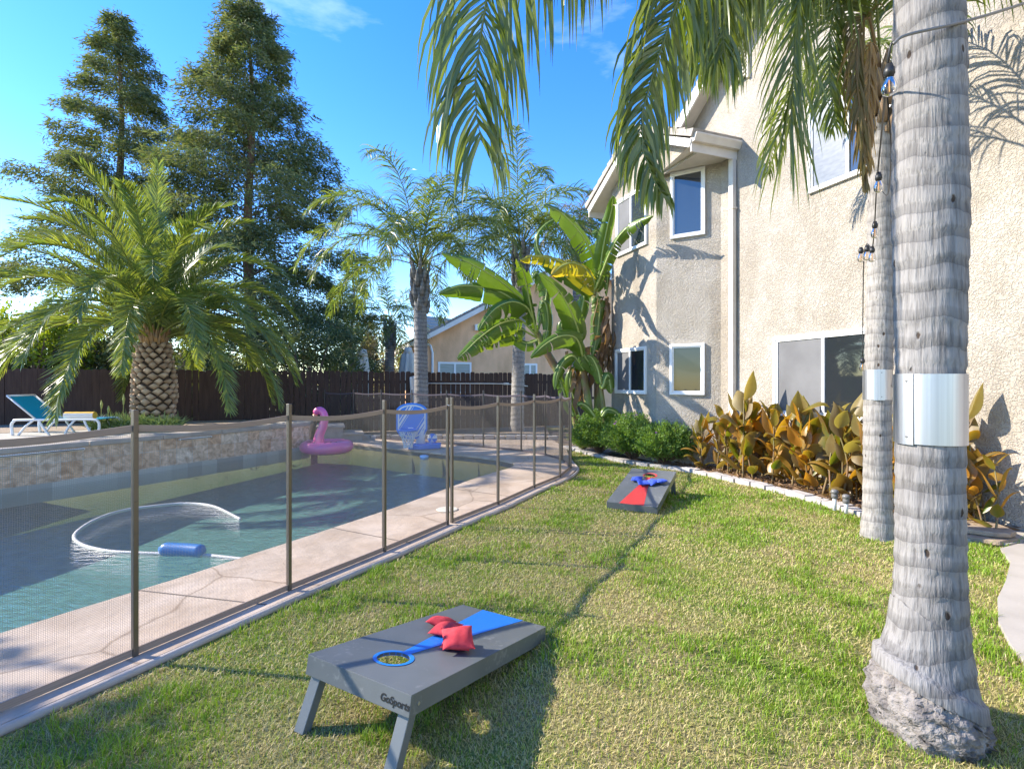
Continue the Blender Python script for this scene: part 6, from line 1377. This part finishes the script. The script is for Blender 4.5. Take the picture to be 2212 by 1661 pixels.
# irrigation valves
for k, (vx, vy) in enumerate(((1803, 1102), (1828, 1108))):
    p = gnd(vx, vy, .03); t = thing('irrigation_valve', ('left' if k == 0 else 'right') + ' grey irrigation valve riser beside the pale palm trunk', 'valve', (p.x, p.y, .03)); h = .20 - .03 * k
    m = MB(); m.tube([p, p + Vector((0, 0, h))], .022, 12); par(m.obj('riser', M['toy_white'], smooth=True), t); m = MB(); m.lathe([(.024, h - .06), (.036, h - .055), (.036, h - .01), (.030, h), (.042, h + .005), (.042, h + .03), (.03, h + .045), (.001, h + .05)], p, 14); par(m.obj('cap', M['grey'], smooth=True), t)

# ------------------------------------------------------------------ grass
def inpoly(x, y, poly):
    r = np.zeros(len(x), bool); n = len(poly)
    for i in range(n):
        x0, y0 = poly[i]; x1, y1 = poly[(i + 1) % n]
        with np.errstate(divide='ignore', invalid='ignore'): c = ((y0 > y) != (y1 > y)) & (x < (x1 - x0) * (y - y0) / (y1 - y0 + 1e-12) + x0)
        r ^= c
    return r
def vnoise(x, y, s, seed):
    r = np.random.RandomState(seed); G = r.rand(64, 64); X = x / s; Y = y / s; i = np.floor(X).astype(int); j = np.floor(Y).astype(int); fx = X - i; fy_ = Y - j; fx = fx * fx * (3 - 2 * fx); fy_ = fy_ * fy_ * (3 - 2 * fy_)
    g = lambda a, b: G[a % 64, b % 64]; return (g(i, j) * (1 - fx) + g(i + 1, j) * fx) * (1 - fy_) + (g(i, j + 1) * (1 - fx) + g(i + 1, j + 1) * fx) * fy_
def grass():
    VV = []; FF = []; RR = []; base = 0
    for D0, D1, dens, hh, ww in ((.6, 1.5, 3500, .032, .006), (1.5, 2.6, 14000, .030, .0030), (2.6, 4.2, 8500, .031, .0042), (4.2, 6.5, 4500, .032, .006), (6.5, 12.2, 2200, .032, .010)):
        xa, xb = -1.4 * D1 - .4, 1.4 * D1 + .4; xb = min(xb, 5.0); xa = max(xa, -3.6); n = int((D1 - D0) * (xb - xa) * dens)
        x = rs.uniform(xa, xb, n); y = rs.uniform(D0, D1, n); k = (np.abs(x) < 1.35 * y + .4) & ((np.abs(x) < 1.08 * y + .15) | (rs.rand(n) < .45)) & ~inpoly(x, y, [(a + (.07 if b < 12 else 0), b - .03) for a, b in DECK]) & ~inpoly(x, y, bed) & ~inpoly(x, y, PATH) & ~inpoly(x, y, POOL) & (y < 12)
        k &= (x - c1[0]) ** 2 + (y - c1[1]) ** 2 > .21 ** 2; k &= x * .9409 + y * .3387 < 6.5
        x = x[k]; y = y[k]; n = len(x)
        pn = .6 * vnoise(x + 50, y + 50, .55, 1) + .4 * vnoise(x + 50, y + 50, .16, 2); pn2 = vnoise(x + 20, y + 20, .9, 3)
        green = np.clip((pn - .42) * 3.2 + (x > 2.1) * .25 + (x < -1.0) * .25, 0, 1)              # lush patches
        r = rs.rand(n); dry = (r > .17 + .52 * green)
        cl = vnoise(x + 70, y + 70, .10, 9); h = hh * rs.uniform(.45, 1.1, n) * (1 + 1.3 * green * np.clip((cl - .45) * 4, 0, 1)); h = np.where(dry, h * .6, h)
        edge = inpoly(x, y, [(a - .0, b) for a, b in DECK])
        az = rs.uniform(0, 2 * math.pi, n); lean = np.where(dry, rs.uniform(.5, 2.2, n), rs.uniform(.1, .9, n)); w = ww * rs.uniform(.7, 1.4, n)
        wx, wy = np.cos(az) * w / 2, np.sin(az) * w / 2; lz = az + math.pi / 2 + rs.normal(0, .5, n); lx, ly = np.cos(lz) * lean * h, np.sin(lz) * lean * h
        V = np.zeros((n, 5, 3)); V[:, 0] = np.stack([x - wx, y - wy, 0 * x - .002], 1); V[:, 1] = np.stack([x + wx, y + wy, 0 * x - .002], 1)
        V[:, 2] = np.stack([x + wx * .8 + lx * .35, y + wy * .8 + ly * .35, h * .6], 1); V[:, 3] = np.stack([x - wx * .8 + lx * .35, y - wy * .8 + ly * .35, h * .6], 1); V[:, 4] = np.stack([x + lx, y + ly, h], 1)
        i = np.arange(n)[:, None] * 5 + base; F = np.concatenate([i + np.array([[0, 1, 2]]), i + np.array([[0, 2, 3]]), i + np.array([[3, 2, 4]])], 0)
        c = np.where(dry, rs.uniform(.62, 1.0, n), rs.uniform(0, .45, n) * (1.2 - green * .8)); VV.append(V.reshape(-1, 3)); FF.append(F); RR.append(np.repeat(c, 5)); base += n * 5
    m = bpy.data.materials.new('grass_blades'); m.use_nodes = True; t = m.node_tree; t.nodes.clear(); l = t.links.new; out = N(t, 'ShaderNodeOutputMaterial'); a = N(t, 'ShaderNodeAttribute', attribute_name='rnd'); r = N(t, 'ShaderNodeValToRGB'); e = r.color_ramp.elements
    e[0].position = 0; e[0].color = (.19, .34, .015, 1); e[1].position = 1; e[1].color = (.66, .54, .30, 1); q = e.new(.45); q.color = (.34, .43, .03, 1); q = e.new(.62); q.color = (.52, .46, .13, 1)
    d = N(t, 'ShaderNodeBsdfPrincipled'); d.inputs['Roughness'].default_value = .55; tr = N(t, 'ShaderNodeBsdfTranslucent'); mx_ = N(t, 'ShaderNodeMixShader'); mx_.inputs[0].default_value = .35
    l(a.outputs['Fac'], r.inputs[0]); l(r.outputs[0], d.inputs['Base Color']); l(r.outputs[0], tr.inputs[0]); l(d.outputs[0], mx_.inputs[1]); l(tr.outputs[0], mx_.inputs[2]); l(mx_.outputs[0], out.inputs[0])
    o = amesh('grass', np.vstack(VV), np.vstack(FF), m, rnd=np.concatenate(RR)); o['kind'] = 'stuff'; print('blades', base // 5)
grass()

# leaf litter in the canna bed (nobody could count it)
n = 2600; yy = rs.uniform(5.2, 9.6, n); xe = np.interp(yy, [5.25, 5.9, 6.9, 7.9, 8.92, 9.6], [4.15, 4.06, 3.85, 3.5, 3.03, 2.5]) + .08; xx = xe + rs.uniform(0, 1, n) ** 1.2 * .9
V, F, Rr = leafquads(np.stack([xx, yy, np.full(n, .04) + rs.uniform(0, .03, n)], 1), np.stack([rs.normal(0, 1, n), rs.normal(0, 1, n), rs.normal(0, .18, n)], 1), .11 * rs.uniform(.4, 1.5, n), .025 * rs.uniform(.5, 1.6, n))
lt_ = amesh('leaf_litter', V, F, M['dead'], rnd=Rr); lt_['kind'] = 'stuff'
